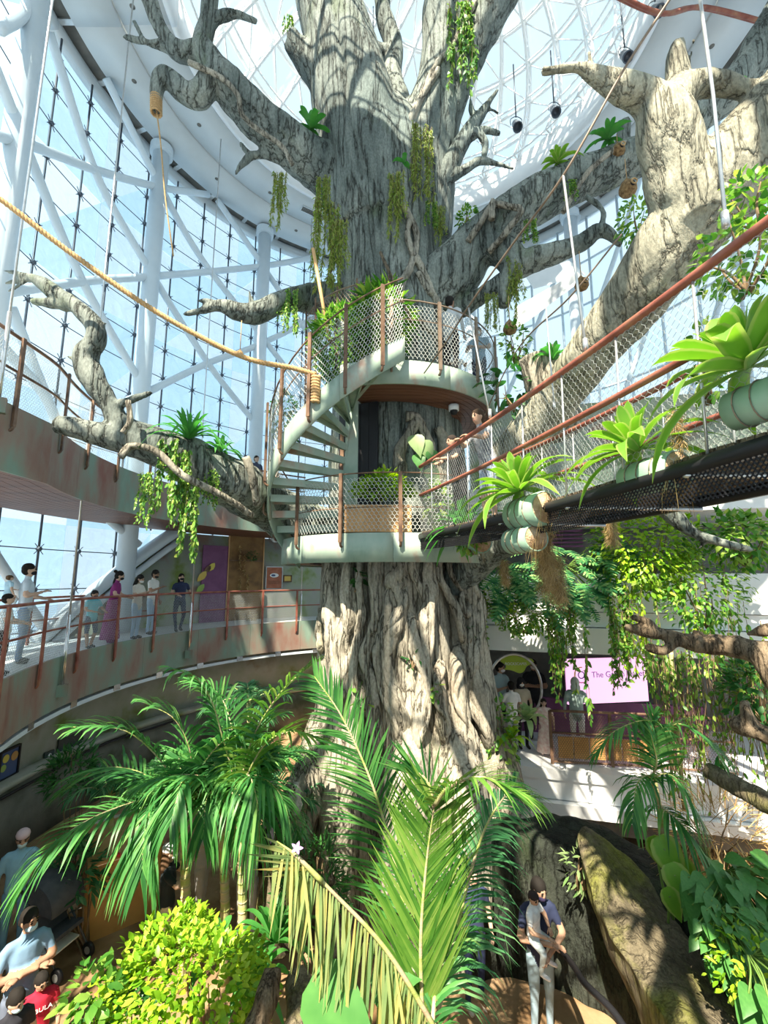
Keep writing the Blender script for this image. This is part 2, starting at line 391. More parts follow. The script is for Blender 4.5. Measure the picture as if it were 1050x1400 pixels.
def railing(name, label, path, h=1.08, step=1.25, mat='rust_red', net='wire', cell=.07, wr=.0035, out=None, drop=.32, mids=(.55,), group=None, netto=None, phase=.3, hr=.028):
    """path = floor edge; posts stand outside the edge and hook below it"""
    f = pathfn(path); t = thing(name, label, 'railing', path[0], group)
    up = np.array([0, 0, h]); s = np.linspace(0, f.len, max(8, int(f.len*4)))
    MB().tube(f(s)+up, hr, 8).build('handrail', mat, t, True)
    for m in mids: MB().tube(f(s)+np.array([0, 0, m]), hr*.75, 6).build('midrail', mat, t, True)
    k = phase
    while k < f.len:
        p = f(np.array([k]))[0]; q = f(np.array([min(k+.05, f.len)]))[0]; tn = nrm(q-p)
        o = np.array([0, 0, 0]) if out is None else nrm((p-out)*np.array([1, 1, 0]))*.07*(1 if out_sign else -1)
        b = MB(); P = p-np.array([0, 0, drop])+o
        b.box((p+o+np.array([0, 0, (h-drop)/2])), (.035, .06, h+drop), math.atan2(tn[1], tn[0])+PI/2)
        b.tube(cr([P, P+np.array([0, 0, -.05])-o*.3, P+np.array([0, 0, -.07])-o*.9], 3), .022, 5)
        b.build('post', mat, t); k += step
    if net:
        b = MB(); H = netto or h-.06
        netwire(b, lambda u, v: f(u)+np.stack([0*v, 0*v, v+.02], -1), f.len, H, cell, wr)
        b.build('wire_net', net, t, kind='stuff')
    return t
out_sign = False
# ---- ground
b = MB(); b.box((0, 9, -4.1), (30, 30, .2)); b.build('floor', 'floor_earth', kind='structure')
# ---- ring walkways
RIN = 7.1
A_NEAR, A_FAR = 240, 92
A_T = 203.0
def pcw(r, a, z):
    '''ring that leaves on a straight run beyond A_T'''
    if a <= A_T: return pc(r, a, z)
    return pc(r, A_T, z)+np.array([.03, -1.0, 0])*math.radians(a-A_T)*7.1
arcp = lambda r, z, a0, a1, n=40: [pcw(r, a, z) for a in np.linspace(a0, a1, n)]
def walkway(nm, rin, rout, ztop, depth, a0, a1, soff, n=60):
    w = thing(nm, None, None, pc(rin, a0, ztop), kind='structure')
    MB().arc(rin+.06, rout, ztop-.22, ztop, a0, a1, n, pf=pcw).build('deck_slab', 'soffit', w)
    for k in range(10):          # welded fascia plates
        s0 = a0+(a1-a0)*k/10; s1 = a0+(a1-a0)*(k+1)/10-(.05 if a1 > a0 else -.05)
        MB().arc(rin, rin+.05, ztop-depth, ztop+.06, s0, s1, 8, pf=pcw).build('fascia_plate', 'patina', w)
    nb = 12
    for k in range(nb):          # boards of the underside
        r0 = rin+.06+(rout-rin-.1)*k/nb; r1 = rin+.06+(rout-rin-.1)*(k+1)/nb-.012
        MB().arc(r0, r1, ztop-depth+.02, ztop-depth+.06, a0, a1, n, pf=pcw).build('soffit_board', soff, w)
    return w
walkway('walkway', RIN, 9.5, 0.0, .9, A_NEAR, A_FAR, 'dark_channel')
walkway('walkway', 6.9, 9.4, 4.05, .95, A_NEAR+2, 118, 'red_wood')
railing('walkway_railing', 'rust-red pipe railing with wire net along the lower walkway where visitors stand', arcp(RIN+.03, .05, A_NEAR, 104), 1.08, 1.27, 'rust_red', 'wire', .055, .0034, np.array([CX, CY, 0]), phase=.55)
railing('walkway_railing', 'rust-red pipe railing on the window side of the lower walkway', arcp(9.2, .0, A_NEAR, 152), 1.08, 2.2, 'rust_red', None, drop=0)
railing('walkway_railing', 'dark rusty pipe railing with wire net on the upper curved walkway', arcp(6.93, 4.1, A_NEAR+2, 122), 1.08, 1.2, 'rust_brown', 'wire', .05, .0025, np.array([CX, CY, 0]), phase=.35)
# cable tray and pipe below the lower fascia
b = MB(); b.arc(7.16, 7.3, -1.03, -.99, A_NEAR, A_FAR, 50, pf=pcw); b.arc(7.14, 7.17, -1.06, -.98, A_NEAR, A_FAR, 50, pf=pcw)
ct = b.build('cable_tray', 'steel_white', label='thin pale cable tray running under the lower walkway fascia', cat='cable tray')
for k in range(9):
    b = MB(); b.box(pc(7.2, 205-11*k, -.96), (.14, .2, .16), math.radians(205-11*k)); b.build('tray_clamp', 'chrome', ct)
# kick plate, sloping ramp back wall on the lower walkway
# ---- glazed facade
RF = 9.7; ZT = 16.3; DA = 6.8; A0 = 206.0; NC = 17; ROWH = 1.02; NR = 16
fac = thing('wall_left', None, None, pc(RF, A0, 0), kind='structure')
fo = origin_of(fac)
pw = 2*RF*math.sin(math.radians(DA/2))
pane_me = MB().box((0, 0, 0), (pw-.02, .02, ROWH-.02)).mesh('pane'); pane_me.materials.append(M['glass'])
seg_me = None
for c in range(NC):
    am = A0-DA*(c+.5)
    for r in range(NR):
        if am < 152 and r < 3: continue
        o = bpy.data.objects.new('pane', pane_me); COL.objects.link(o); o.parent = fac
        p = pc(RF*math.cos(math.radians(DA/2)), am, .25+ROWH*(r+.5))-fo; o.location = tuple(p); o.rotation_euler = (0, 0, math.radians(am-90))
for c in range(NC+1):
    a = A0-DA*c; z0 = 0.0 if a > 152 else 3.1
    b = MB(); p = pc(RF-.05, a, 0); b.struts([pc(RF-.05, a, z0)], [pc(RF-.05, a, ZT)], .028, 6); b.build('mullion', 'dark_steel', fac, True)
for r in range(NR+1):
    z = .25+ROWH*r; a1 = A0-DA*NC if z > 3 else 152
    P = np.array([pc(RF-.05, a, z) for a in np.arange(A0, a1-.1, -DA)]); b = MB(); b.struts(P[:-1], P[1:], .014, 5); b.build('glazing_cable', 'dark_steel', fac, True)
b = MB()
for c in range(NC+1):
    for r in range(NR+1):
        a = A0-DA*c; z = .25+ROWH*r
        if a < 152 and z < 3: continue
        p = pc(RF-.06, a, z); n_ = nrm(pc(1, a)-pc(0, a)); t_ = np.array([-n_[1], n_[0], 0])
        b.lathe([(.0, -.05), (.055, -.05), (.07, 0), (.055, .05), (0, .05)], 6, p, rot=np.stack([t_, [0, 0, 1], n_], 1))
        for sx in (-1, 1):
            for sz in (-1, 1): b.struts([p], [p+t_*.13*sx+np.array([0, 0, .13*sz])], .012, 3)
b.build('glazing_fittings', 'dark_steel', fac, kind='stuff')
# outer skin: big fritted triangles beyond the glass
RO = 10.7; na = 9; DZ = 3.6
for k in range(na):
    for r in range(5):
        aL = 208-15*k; aR = aL-15; z0 = -.5+DZ*r; z1 = z0+DZ
        q = [pc(RO, aL, z0), pc(RO, aR, z0), pc(RO, aR, z1), pc(RO, aL, z1)]
        tri = ([q[0], q[1], q[2]], [q[0], q[2], q[3]]) if (k+r) % 2 else ([q[0], q[1], q[3]], [q[1], q[2], q[3]])
        for i, tt in enumerate(tri):
            w = (k*7+r*5+i*3) % 4
            n_ = nrm(np.cross(tt[1]-tt[0], tt[2]-tt[0]))*.02
            MB().prism(tt, n_).build('outer_glass_triangle', ['glass_frit', 'glass_pale', 'glass_pale', 'glass_frit'][w], fac)
# steel frame inside the glass: columns and braces
for a in (188.6, 158.5, 130.2, 100, 70, 42):
    zb = 0 if a > 152 else 4.05
    co_ = thing('column', 'round pale grey steel column inside the curved glazing', 'column', pc(9.1, a, zb), 'steel columns inside the glazing', kind='structure')
    MB().lathe([(.26, zb), (.26, 16.1)], 20, pc(9.1, a, 0)).build('shaft', 'steel_white', co_, True)
    MB().lathe([(.36, 15.95), (.36, 16.25)], 20, pc(9.1, a, 0)).build('head_plate', 'steel_white', co_)
braces = [[(67, 43), (127, 227), (193, 350), (282, 493), (350, 580)], [(-60, -30), (0, 110), (43, 220), (112, 383), (197, 531)],
          [(145, 107), (215, 247), (273, 350), (350, 450), (420, 540)], [(297, 273), (350, 350), (430, 470)], [(-40, 175), (45, 200), (130, 232), (213, 255), (285, 266)],
          [(-30, 405), (112, 385), (207, 378), (350, 365), (440, 350)], [(160, 552), (197, 538), (283, 497), (350, 473), (440, 430)], [(0, 40), (30, 22), (60, -20)],
          [(0, 470), (60, 540), (85, 600), (130, 690), (190, 745)], [(15, 420), (50, 510), (75, 570)], [(-10, 755), (20, 800), (60, 858)]]
for bpx in braces:
    P = np.array([at_cyl(u, v, 9.1) for u, v in cr([list(map(float, q)) for q in bpx], 6)])
    if (bpx[0][1] > 700): P = np.array([at_cyl(u, v, 9.35) for u, v in cr([list(map(float, q)) for q in bpx], 6)])
    br = MB().tube(P, .115, 10).build('brace', 'steel_white', None, True, kind='structure')
    tag(br, 'pale grey diagonal steel tube bracing the curved glazing', 'brace', 'diagonal steel braces of the glazing')
# ---- opaque wall at the far end of the walkways, sloping top edge
pA = at_cyl(45, 868, 9.4); pB = at_cyl(238, 722, 9.4)
angA = math.degrees(math.atan2(pA[1]-CY, pA[0]-CX)) % 360; angB = math.degrees(math.atan2(pB[1]-CY, pB[0]-CX)) % 360
ztop = lambda t: 3.1 if t <= angB else 3.1*(angA-t)/(angA-angB)
wb = thing('wall_back', None, None, pc(9.4, 120, -4), kind='structure')
MB().arc(9.4, 9.62, -4, ztop, 84, angA, 60).build('painted_wall', 'camo_wall', wb, True)
P = [pc(9.3, t, ztop(t)+.02) for t in np.linspace(angA, angB, 16)]
MB().tube(P, .2, 10).build('coping_tube', 'steel_white', wb, True)
P = [pc(9.2, t, ztop(t)-.38) for t in np.linspace(angA, angB, 16)]
MB().tube(P, .10, 8).build('lower_tube', 'steel_white', wb, True)
# ---- wall under the lower walkway, three courses of moulded rock
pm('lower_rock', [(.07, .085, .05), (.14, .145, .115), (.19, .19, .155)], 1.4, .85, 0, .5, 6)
wl = thing('wall_left', None, None, pc(8.6, 200, -4), kind='structure')
MB().arc(8.6, 8.9, -2.5, -.9, 84, 226, 60).build('upper_rock_wall', 'rock_wall', wl, True)
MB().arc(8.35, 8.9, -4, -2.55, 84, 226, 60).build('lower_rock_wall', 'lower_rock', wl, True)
MB().arc(8.3, 8.9, -2.62, -2.5, 84, 226, 60).build('ledge', 'rock_wall', wl, True)
pp = MB(); pp.tube(cr([pc(8.22, a, -2.66+.03*math.sin(a)) for a in np.linspace(215, 150, 14)], 3), .03, 6); pp.tube(cr([pc(8.5, 193, -1.9), pc(8.42, 193, -2.3), pc(8.2, 193.5, -2.66), pc(8.2, 194, -3.4)], 6), .03, 6)
pp.build('wall_pipe', 'black', None, True, label='black flexible pipe clipped along the rock wall under the walkway', cat='pipe')
# ---- soffit ring and roof dome
ce = thing('ceiling', None, None, (CX, CY, 16.3), kind='structure')
MB().arc(7.9, 9.15, 16.3, 16.55, -180, 180, 120).build('outer_soffit', 'soffit', ce, True)
MB().arc(6.5, 7.86, 16.36, 16.6, -180, 180, 120).build('inner_soffit', 'soffit', ce, True)
MB().arc(9.15, 9.6, 16.5, 16.7, -180, 180, 120).build('dark_channel', 'dark_channel', ce, True)
MB().arc(9.6, 9.9, 16.2, 16.7, -180, 180, 120).build('edge_beam', 'soffit', ce, True)
MB().arc(6.4, 6.55, 16.3, 17.4, -180, 180, 120).build('dome_curb', 'white_paint', ce, True)
for k in range(40):
    b = MB(); p = pc(9.38, 9*k, 16.48); b.box(p, (.5, .14, .06), math.radians(9*k)); b.build('channel_bracket', 'cable', ce)
dl = MB().lathe([(0, -.02), (.05, -.02), (.07, 0), (.07, .02)], 12).mesh('downlight'); dl.materials.append(M['dark_channel'])
for k in range(30):
    o = bpy.data.objects.new('downlight', dl); COL.objects.link(o); o.parent = ce; p = pc(7.4 if k % 2 else 8.4, 12*k+3, 16.3 if k % 2 == 0 else 16.36)-origin_of(ce); o.location = tuple(p)
for k, a in enumerate((122, 118)):
    b = MB(); p = pc(7.2, a, 16.34); b.box(p, (.75, .3, .03), math.radians(a+90)); vb = b.build('air_vent', 'cable', ce)
    for j in range(5):
        MB().box(p+np.array([0, 0, -.02])+.045*(j-2)*nrm(pc(1, a)-pc(0, a)), (.7, .02, .02), math.radians(a+90)).build('vent_slat', 'dark_channel', vb)
dome = thing('ceiling', None, None, (CX, CY, 17.4), kind='structure')
def dp(th, ph, k=1.0):      # ph 0 rim .. 90 crown
    f = math.radians(ph); t = math.radians(th)
    return np.array([CX+1.9*math.sin(f)+6.45*k*math.cos(f)*math.cos(t), CY+6.45*k*math.cos(f)*math.sin(t), 17.3+4.6*k*math.sin(f)-(1-k)*.0])
NM = 30; PH = [0, 13, 26, 39, 52, 65, 77]
for i in range(NM):
    th = 360/NM*i; b = MB()
    o_ = np.array([dp(th, p) for p in np.linspace(0, 77, 13)]); n_ = np.array([dp(th, p, .95) for p in np.linspace(0, 77, 13)])
    b.tube(o_, .065, 6); b.tube(n_, .05, 6); b.struts(o_[::1], n_[::1], .03, 4); b.struts(o_[:-1], n_[1:], .025, 4)
    b.build('dome_rib', 'white_paint', dome, True)
for j, ph in enumerate(PH):
    b = MB(); P = np.array([dp(t, ph) for t in np.linspace(0, 360, 61)]); b.tube(P, .06, 6, False)
    P2 = np.array([dp(t, ph, .95) for t in np.linspace(0, 360, 61)]); b.tube(P2, .035, 5, False)
    if j < len(PH)-1:
        A_ = np.array([dp(360/NM*i, ph) for i in range(NM)]); B_ = np.array([dp(360/NM*(i+1), PH[j+1]) for i in range(NM)]); b.struts(A_, B_, .028, 4)
    b.build('dome_ring', 'white_paint', dome, True)
for i in range(NM):
    for j in range(len(PH)-1):
        a, c = 360/NM*i, 360/NM*(i+1); q = [dp(a, PH[j], 1.012), dp(c, PH[j], 1.012), dp(c, PH[j+1], 1.012), dp(a, PH[j+1], 1.012)]
        b = MB(); b.add(np.array(q), np.array([[0, 1, 2, 3]])); b.build('dome_pane', 'glass' if (i*3+j) % 4 else 'glass_pale', dome)
b = MB(); b.lathe([(.0, 0), (1.5, -.1), (1.5, .12), (0, .2)], 30, dp(0, 90)+np.array([0, 0, -.12])); b.build('crown_ring', 'white_paint', dome)
b = MB(); P = cr([at_y(830, -14, 8.5), at_y(905, 18, 8.7), at_y(965, 10, 9.0), at_y(1075, 38, 9.3)], 6); b.tube(P, .05, 8); b.tube(P+np.array([0, .15, .22]), .05, 8)
b.struts(P[::2], (P+np.array([0, .15, .22]))[::2], .02, 4); b.struts([P[0], P[-1]], [P[0]+np.array([0, 0, 3.0]), P[-1]+np.array([0, 0, 1.5])], .02, 4)
b.build('red_gantry', 'rust_red', None, True, label='red painted twin pipe gantry hanging under the glass dome', cat='gantry')
# ---- far glazing behind the branches
fr = thing('wall_right', None, None, pc(9.7, 60, 3), kind='structure')
DB = 7.2
for c in range(12):
    am = 90.0-DB*(c+.5)
    for r in range(7):
        zz = 3.2+1.85*r; q = [pc(RF, am+DB/2-.1, zz), pc(RF, am-DB/2+.1, zz), pc(RF, am-DB/2+.1, zz+1.8), pc(RF, am+DB/2-.1, zz+1.8)]
        MB().add(np.array(q), np.array([[0, 1, 2, 3]])).build('pane', ['glass', 'glass_pale', 'glass_frit'][(c*2+r) % 3], fr)
for c in range(13):
    a = 90-DB*c; MB().struts([pc(RF, a, 3.1)], [pc(RF, a, 16.2)], .05, 6).build('mullion', 'steel_white', fr, True)
for r in range(8):
    P = np.array([pc(RF, a, 3.17+1.85*r) for a in np.arange(90, 3, -DB/2)]); MB().tube(P, .045, 6).build('transom', 'steel_white', fr, True)
for k in range(6):
    P = np.array([pc(9.2, a, 3.2+(a0-a)*.32) for a0 in (96-16*k,) for a in np.linspace(a0, a0-40, 14)]); MB().tube(P, .09, 8).build('diagonal_tube', 'steel_white', fr, True)
# ---- building with balconies beside the tree
FP = cr([(1.9, 10.1, 0), (3.6, 9.6, 0), (5.6, 9.1, 0), (9.6, 8.0, 0)], 8)
wr = thing('wall_right', None, None, (4, 9.5, -4), kind='structure')
def strip(mb, off, dep, z0, z1, path=FP):
    P = np.asarray(path); T = nrm(np.gradient(P, axis=0)); N = np.stack([-T[:, 1], T[:, 0], 0*T[:, 0]], -1)
    A = P+N*off; B = P+N*(off+dep); rows = []
    for k in range(len(P)): rows.append([A[k]+[0, 0, z0], B[k]+[0, 0, z0], B[k]+[0, 0, z1], A[k]+[0, 0, z1]])
    rows = np.array(rows); mb.grid(np.concatenate([rows], 0), closed_u=True, flip=True)
    n = len(P); mb.add(rows[0], np.array([[0, 1, 2, 3]])); mb.add(rows[-1], np.array([[3, 2, 1, 0]])); return mb
strip(MB(), 0, 6, -2.5, -2.3).build('balcony_floor', 'white_paint', wr)
strip(MB(), -.1, .5, -3.12, -2.9).build('balcony_edge', 'white_paint', wr)
strip(MB(), .05, .4, -2.88, -2.52).build('balcony_edge', 'white_paint', wr)
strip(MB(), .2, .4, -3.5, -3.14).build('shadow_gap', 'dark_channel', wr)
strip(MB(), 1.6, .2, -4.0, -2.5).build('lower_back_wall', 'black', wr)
strip(MB(), 0.0, .35, 0.0, .52).build('fascia_panel', 'white_paint', wr)
strip(MB(), .10, .4, .54, .84).build('fascia_panel', 'white_paint', wr)
strip(MB(), .02, .45, .86, 1.65).build('fascia_panel', 'white_paint', wr)
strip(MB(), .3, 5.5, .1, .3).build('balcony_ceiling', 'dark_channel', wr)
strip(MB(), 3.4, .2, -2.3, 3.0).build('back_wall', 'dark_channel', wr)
strip(MB(), 2.2, .1, -2.3, -1.45, FP[4:20]).build('stage_front', 'plum', wr)
strip(MB(), 1.2, .12, 1.65, 2.6).build('dark_recess_wall', 'dark_channel', wr)  # dark wall colour painting in the shade of an open recess
strip(MB(), .1, 4.5, 2.95, 3.2).build('upper_slab', 'white_paint', wr)
strip(MB(), .0, .4, 3.25, 3.6).build('upper_fascia', 'white_paint', wr)
strip(MB(), 1.5, .2, 3.6, 6.0).build('upper_wall', 'camo_wall', wr)
for k in range(7):           # plum louvre blades above the shopfront
    strip(MB(), .9, .12, 2.28+.09*k, 2.32+.09*k, FP[3:13]).build('louvre_blade', 'plum', wr)

# ---- guessed hall behind the viewer, unseen: wall and frame added to shape the light
wf = thing('wall_front_unseen', None, None, pc(10.7, 270, -4), kind='structure')
MB().arc(10.7, 10.95, -4.2, -.25, 226, 322, 40).build('plaster_wall', 'soffit', wf, True)
for a in range(230, 322, 10): MB().struts([pc(10.8, a, -.2)], [pc(10.3, a, 16.4)], .08, 8).build('mullion', 'steel_white', wf, True)
for k in range(5):
    for sg in (1, -1): MB().tube(np.array([pc(9.9, 232+18*k+sg*2.2*z, 3.4+z) for z in np.linspace(0, 13, 14)]), .13, 8).build('brace', 'steel_white', wf, True)  # unseen braces added to break the sun into dapples
for a in (248, 278, 308): MB().struts([pc(9.6, a, -.2)], [pc(9.6, a, 16.3)], .26, 14).build('column_shaft', 'steel_white', wf, True) if a != 278 else None
for z in (6.5, 9.7, 12.9): MB().tube(np.array([pc(10.7-.038*(z-3.4), a, z) for a in range(226, 323, 4)]), .05, 6).build('transom', 'steel_white', wf, True)
MB().arc(10.6, 10.72, -.25, 0, 226, 322, 40).build('string_course', 'white_paint', wf, True)
MB().arc(9.5, 10.7, -.25, -.02, 255, 285, 16).build('viewing_ledge', 'soffit', wf, True)
# ================================================================ THE GREAT TREE
def limb(pts, n=6):
    """rows (u, v, Y, half width in px) -> path, radii"""
    rows = []
    for u, v, y, w in pts:
        p = at_y(u, v, y); d = ray(u, v); rows.append([*p, w*(y/d[1])/FPX])
    c = cr(rows, n); return c[:, :3], np.maximum(c[:, 3], .008)
def limbs_to(mb, lists, seg=12, noise=.12):
    for k, l in enumerate(lists):
        P, R = limb(l); mb.tube(P, R, seg, noise=noise, nseed=k)
    return mb
tree = thing('fig_tree', 'giant grey-green fig tree filling the hall with spreading bare limbs and hanging roots', 'tree', (.5, 9.5, -4))
TZ = np.array([-4.3, -3, -1.5, 0, 1.5, 3, 5, 7, 8.2, 9.5, 11, 12.3, 13.2]); TR = np.array([2.5, 2.2, 1.95, 1.74, 1.66, 1.5, 1.4, 1.3, 1.22, 1.22, 1.2, 1.0, .55])
TX = np.array([.60, .55, .5, .38, .34, .3, .25, .2, .15, .08, .05, .1, .1])
def on_trunk(u, v, lift=0.0):
    y = 8.0
    for _ in range(12):
        p = at_y(u, v, y); R = np.interp(p[2], TZ, TR)+lift; c = np.interp(p[2], TZ, TX); dx = min(abs(p[0]-c), R*.985)
        y = .5*y+.5*(9.5-math.sqrt(R*R-dx*dx))
    return at_y(u, v, y)
mb = MB(); zs = np.linspace(-4.3, 13.2, 90); th = np.linspace(0, 2*PI, 72, endpoint=False)
G = np.zeros((90, 72, 3))
for i, z in enumerate(zs):
    R = np.interp(z, TZ, TR); k = np.clip(1.15-.07*(z+4), .15, 1)
    lob = 1+k*(.05*np.sin(7*th+z*.35)+.05*np.sin(11*th+2+z*.5)+.04*np.abs(np.sin(9.5*th+.6*np.sin(z*.9)))-.03+.02*np.sin(23*th+z*.8))
    G[i, :, 0] = np.interp(z, TZ, TX)+R*lob*np.cos(th); G[i, :, 1] = 9.5+R*lob*np.sin(th); G[i, :, 2] = z
mb.grid(G, closed_u=True); mb.add(G[0], np.arange(72)[::-1][None]); mb.add(G[-1], np.arange(72)[None])
L1 = [(520, 330, 9.4, 70), (505, 230, 9.3, 66), (481, 130, 9.2, 55), (464, 60, 9.2, 48), (448, 0, 9.2, 43), (430, -80, 9.2, 38), (425, -110, 9.2, 30)]
L2 = [(572, 330, 9.5, 46), (580, 240, 9.4, 42), (597, 150, 9.3, 38), (612, 80, 9.2, 37), (620, 0, 9.1, 40), (640, -80, 9.0, 36), (645, -110, 9, 26)]
L3 = [(590, 210, 9.3, 26), (622, 115, 9.1, 26), (656, 45, 8.9, 24), (690, -15, 8.7, 22), (740, -100, 8.5, 18)]
LM = [(560, 250, 9.5, 45), (548, 165, 9.6, 24), (536, 110, 9.8, 14), (541, 65, 10, 12), (526, 22, 10.1, 11), (518, -50, 10.2, 9)]
ST = [(455, 130, 9.1, 22), (422, 86, 9.0, 19), (397, 52, 8.9, 14)]
LK = [(536, 75, 10, 8), (512, 66, 10, 7), (500, 40, 10.1, 5), (492, 15, 10.1, 3)]
limbs_to(mb, [L1, L2, L3, LM, ST, LK], 20, .06)
RT = [[(655, 960, 8.7, 26), (675, 1050, 8.4, 30), (700, 1130, 8.1, 34), (735, 1200, 7.6, 30), (770, 1290, 7.2, 24)], [(690, 1080, 8.6, 26), (730, 1160, 8.0, 22), (775, 1215, 7.5, 20), (798, 1250, 7.2, 19)],
      [(450, 980, 8.6, 26), (425, 1060, 8.2, 26), (395, 1150, 7.8, 24), (372, 1240, 7.4, 20)], [(560, 1000, 7.9, 30), (555, 1120, 7.4, 34), (550, 1240, 7.0, 30)], [(620, 1000, 8, 30), (640, 1120, 7.5, 30), (650, 1250, 7.0, 26)]]
limbs_to(mb, RT, 14, .1)
CRK = np.vstack([cr([at_y(u, v, y) for u, v, y in l], 12) for l in ([(454, 0, 8.5), (462, 40, 8.45), (468, 80, 8.4), (472, 110, 8.4), (476, 150, 8.3), (487, 200, 8.25), (495, 240, 8.2)], [(500, 270, 8.2), (505, 300, 8.2), (510, 340, 8.2), (519, 380, 8.3)], [(503, 232, 8.1), (515, 270, 8.1), (520, 305, 8.1)])])
def crackfn(co):
    d = np.zeros(len(co)); w = np.where((co[:, 1] < 9.2) & (co[:, 2] > 7))[0]
    if len(w):
        D = np.full(len(w), 9.0)
        dr = nrm(co[w]-np.array([0, 0, EYE])); kd = nrm(CRK-np.array([0, 0, EYE]))
        for k in range(0, len(kd)): D = np.minimum(D, np.linalg.norm(dr-kd[k], axis=1)*11)
        d[w] = -.10*np.exp(-(D/.05)**2)
    return d
tk = remesh(mb, .055, .05, 1.6, 1, 3, .028, 5.0, crackfn)
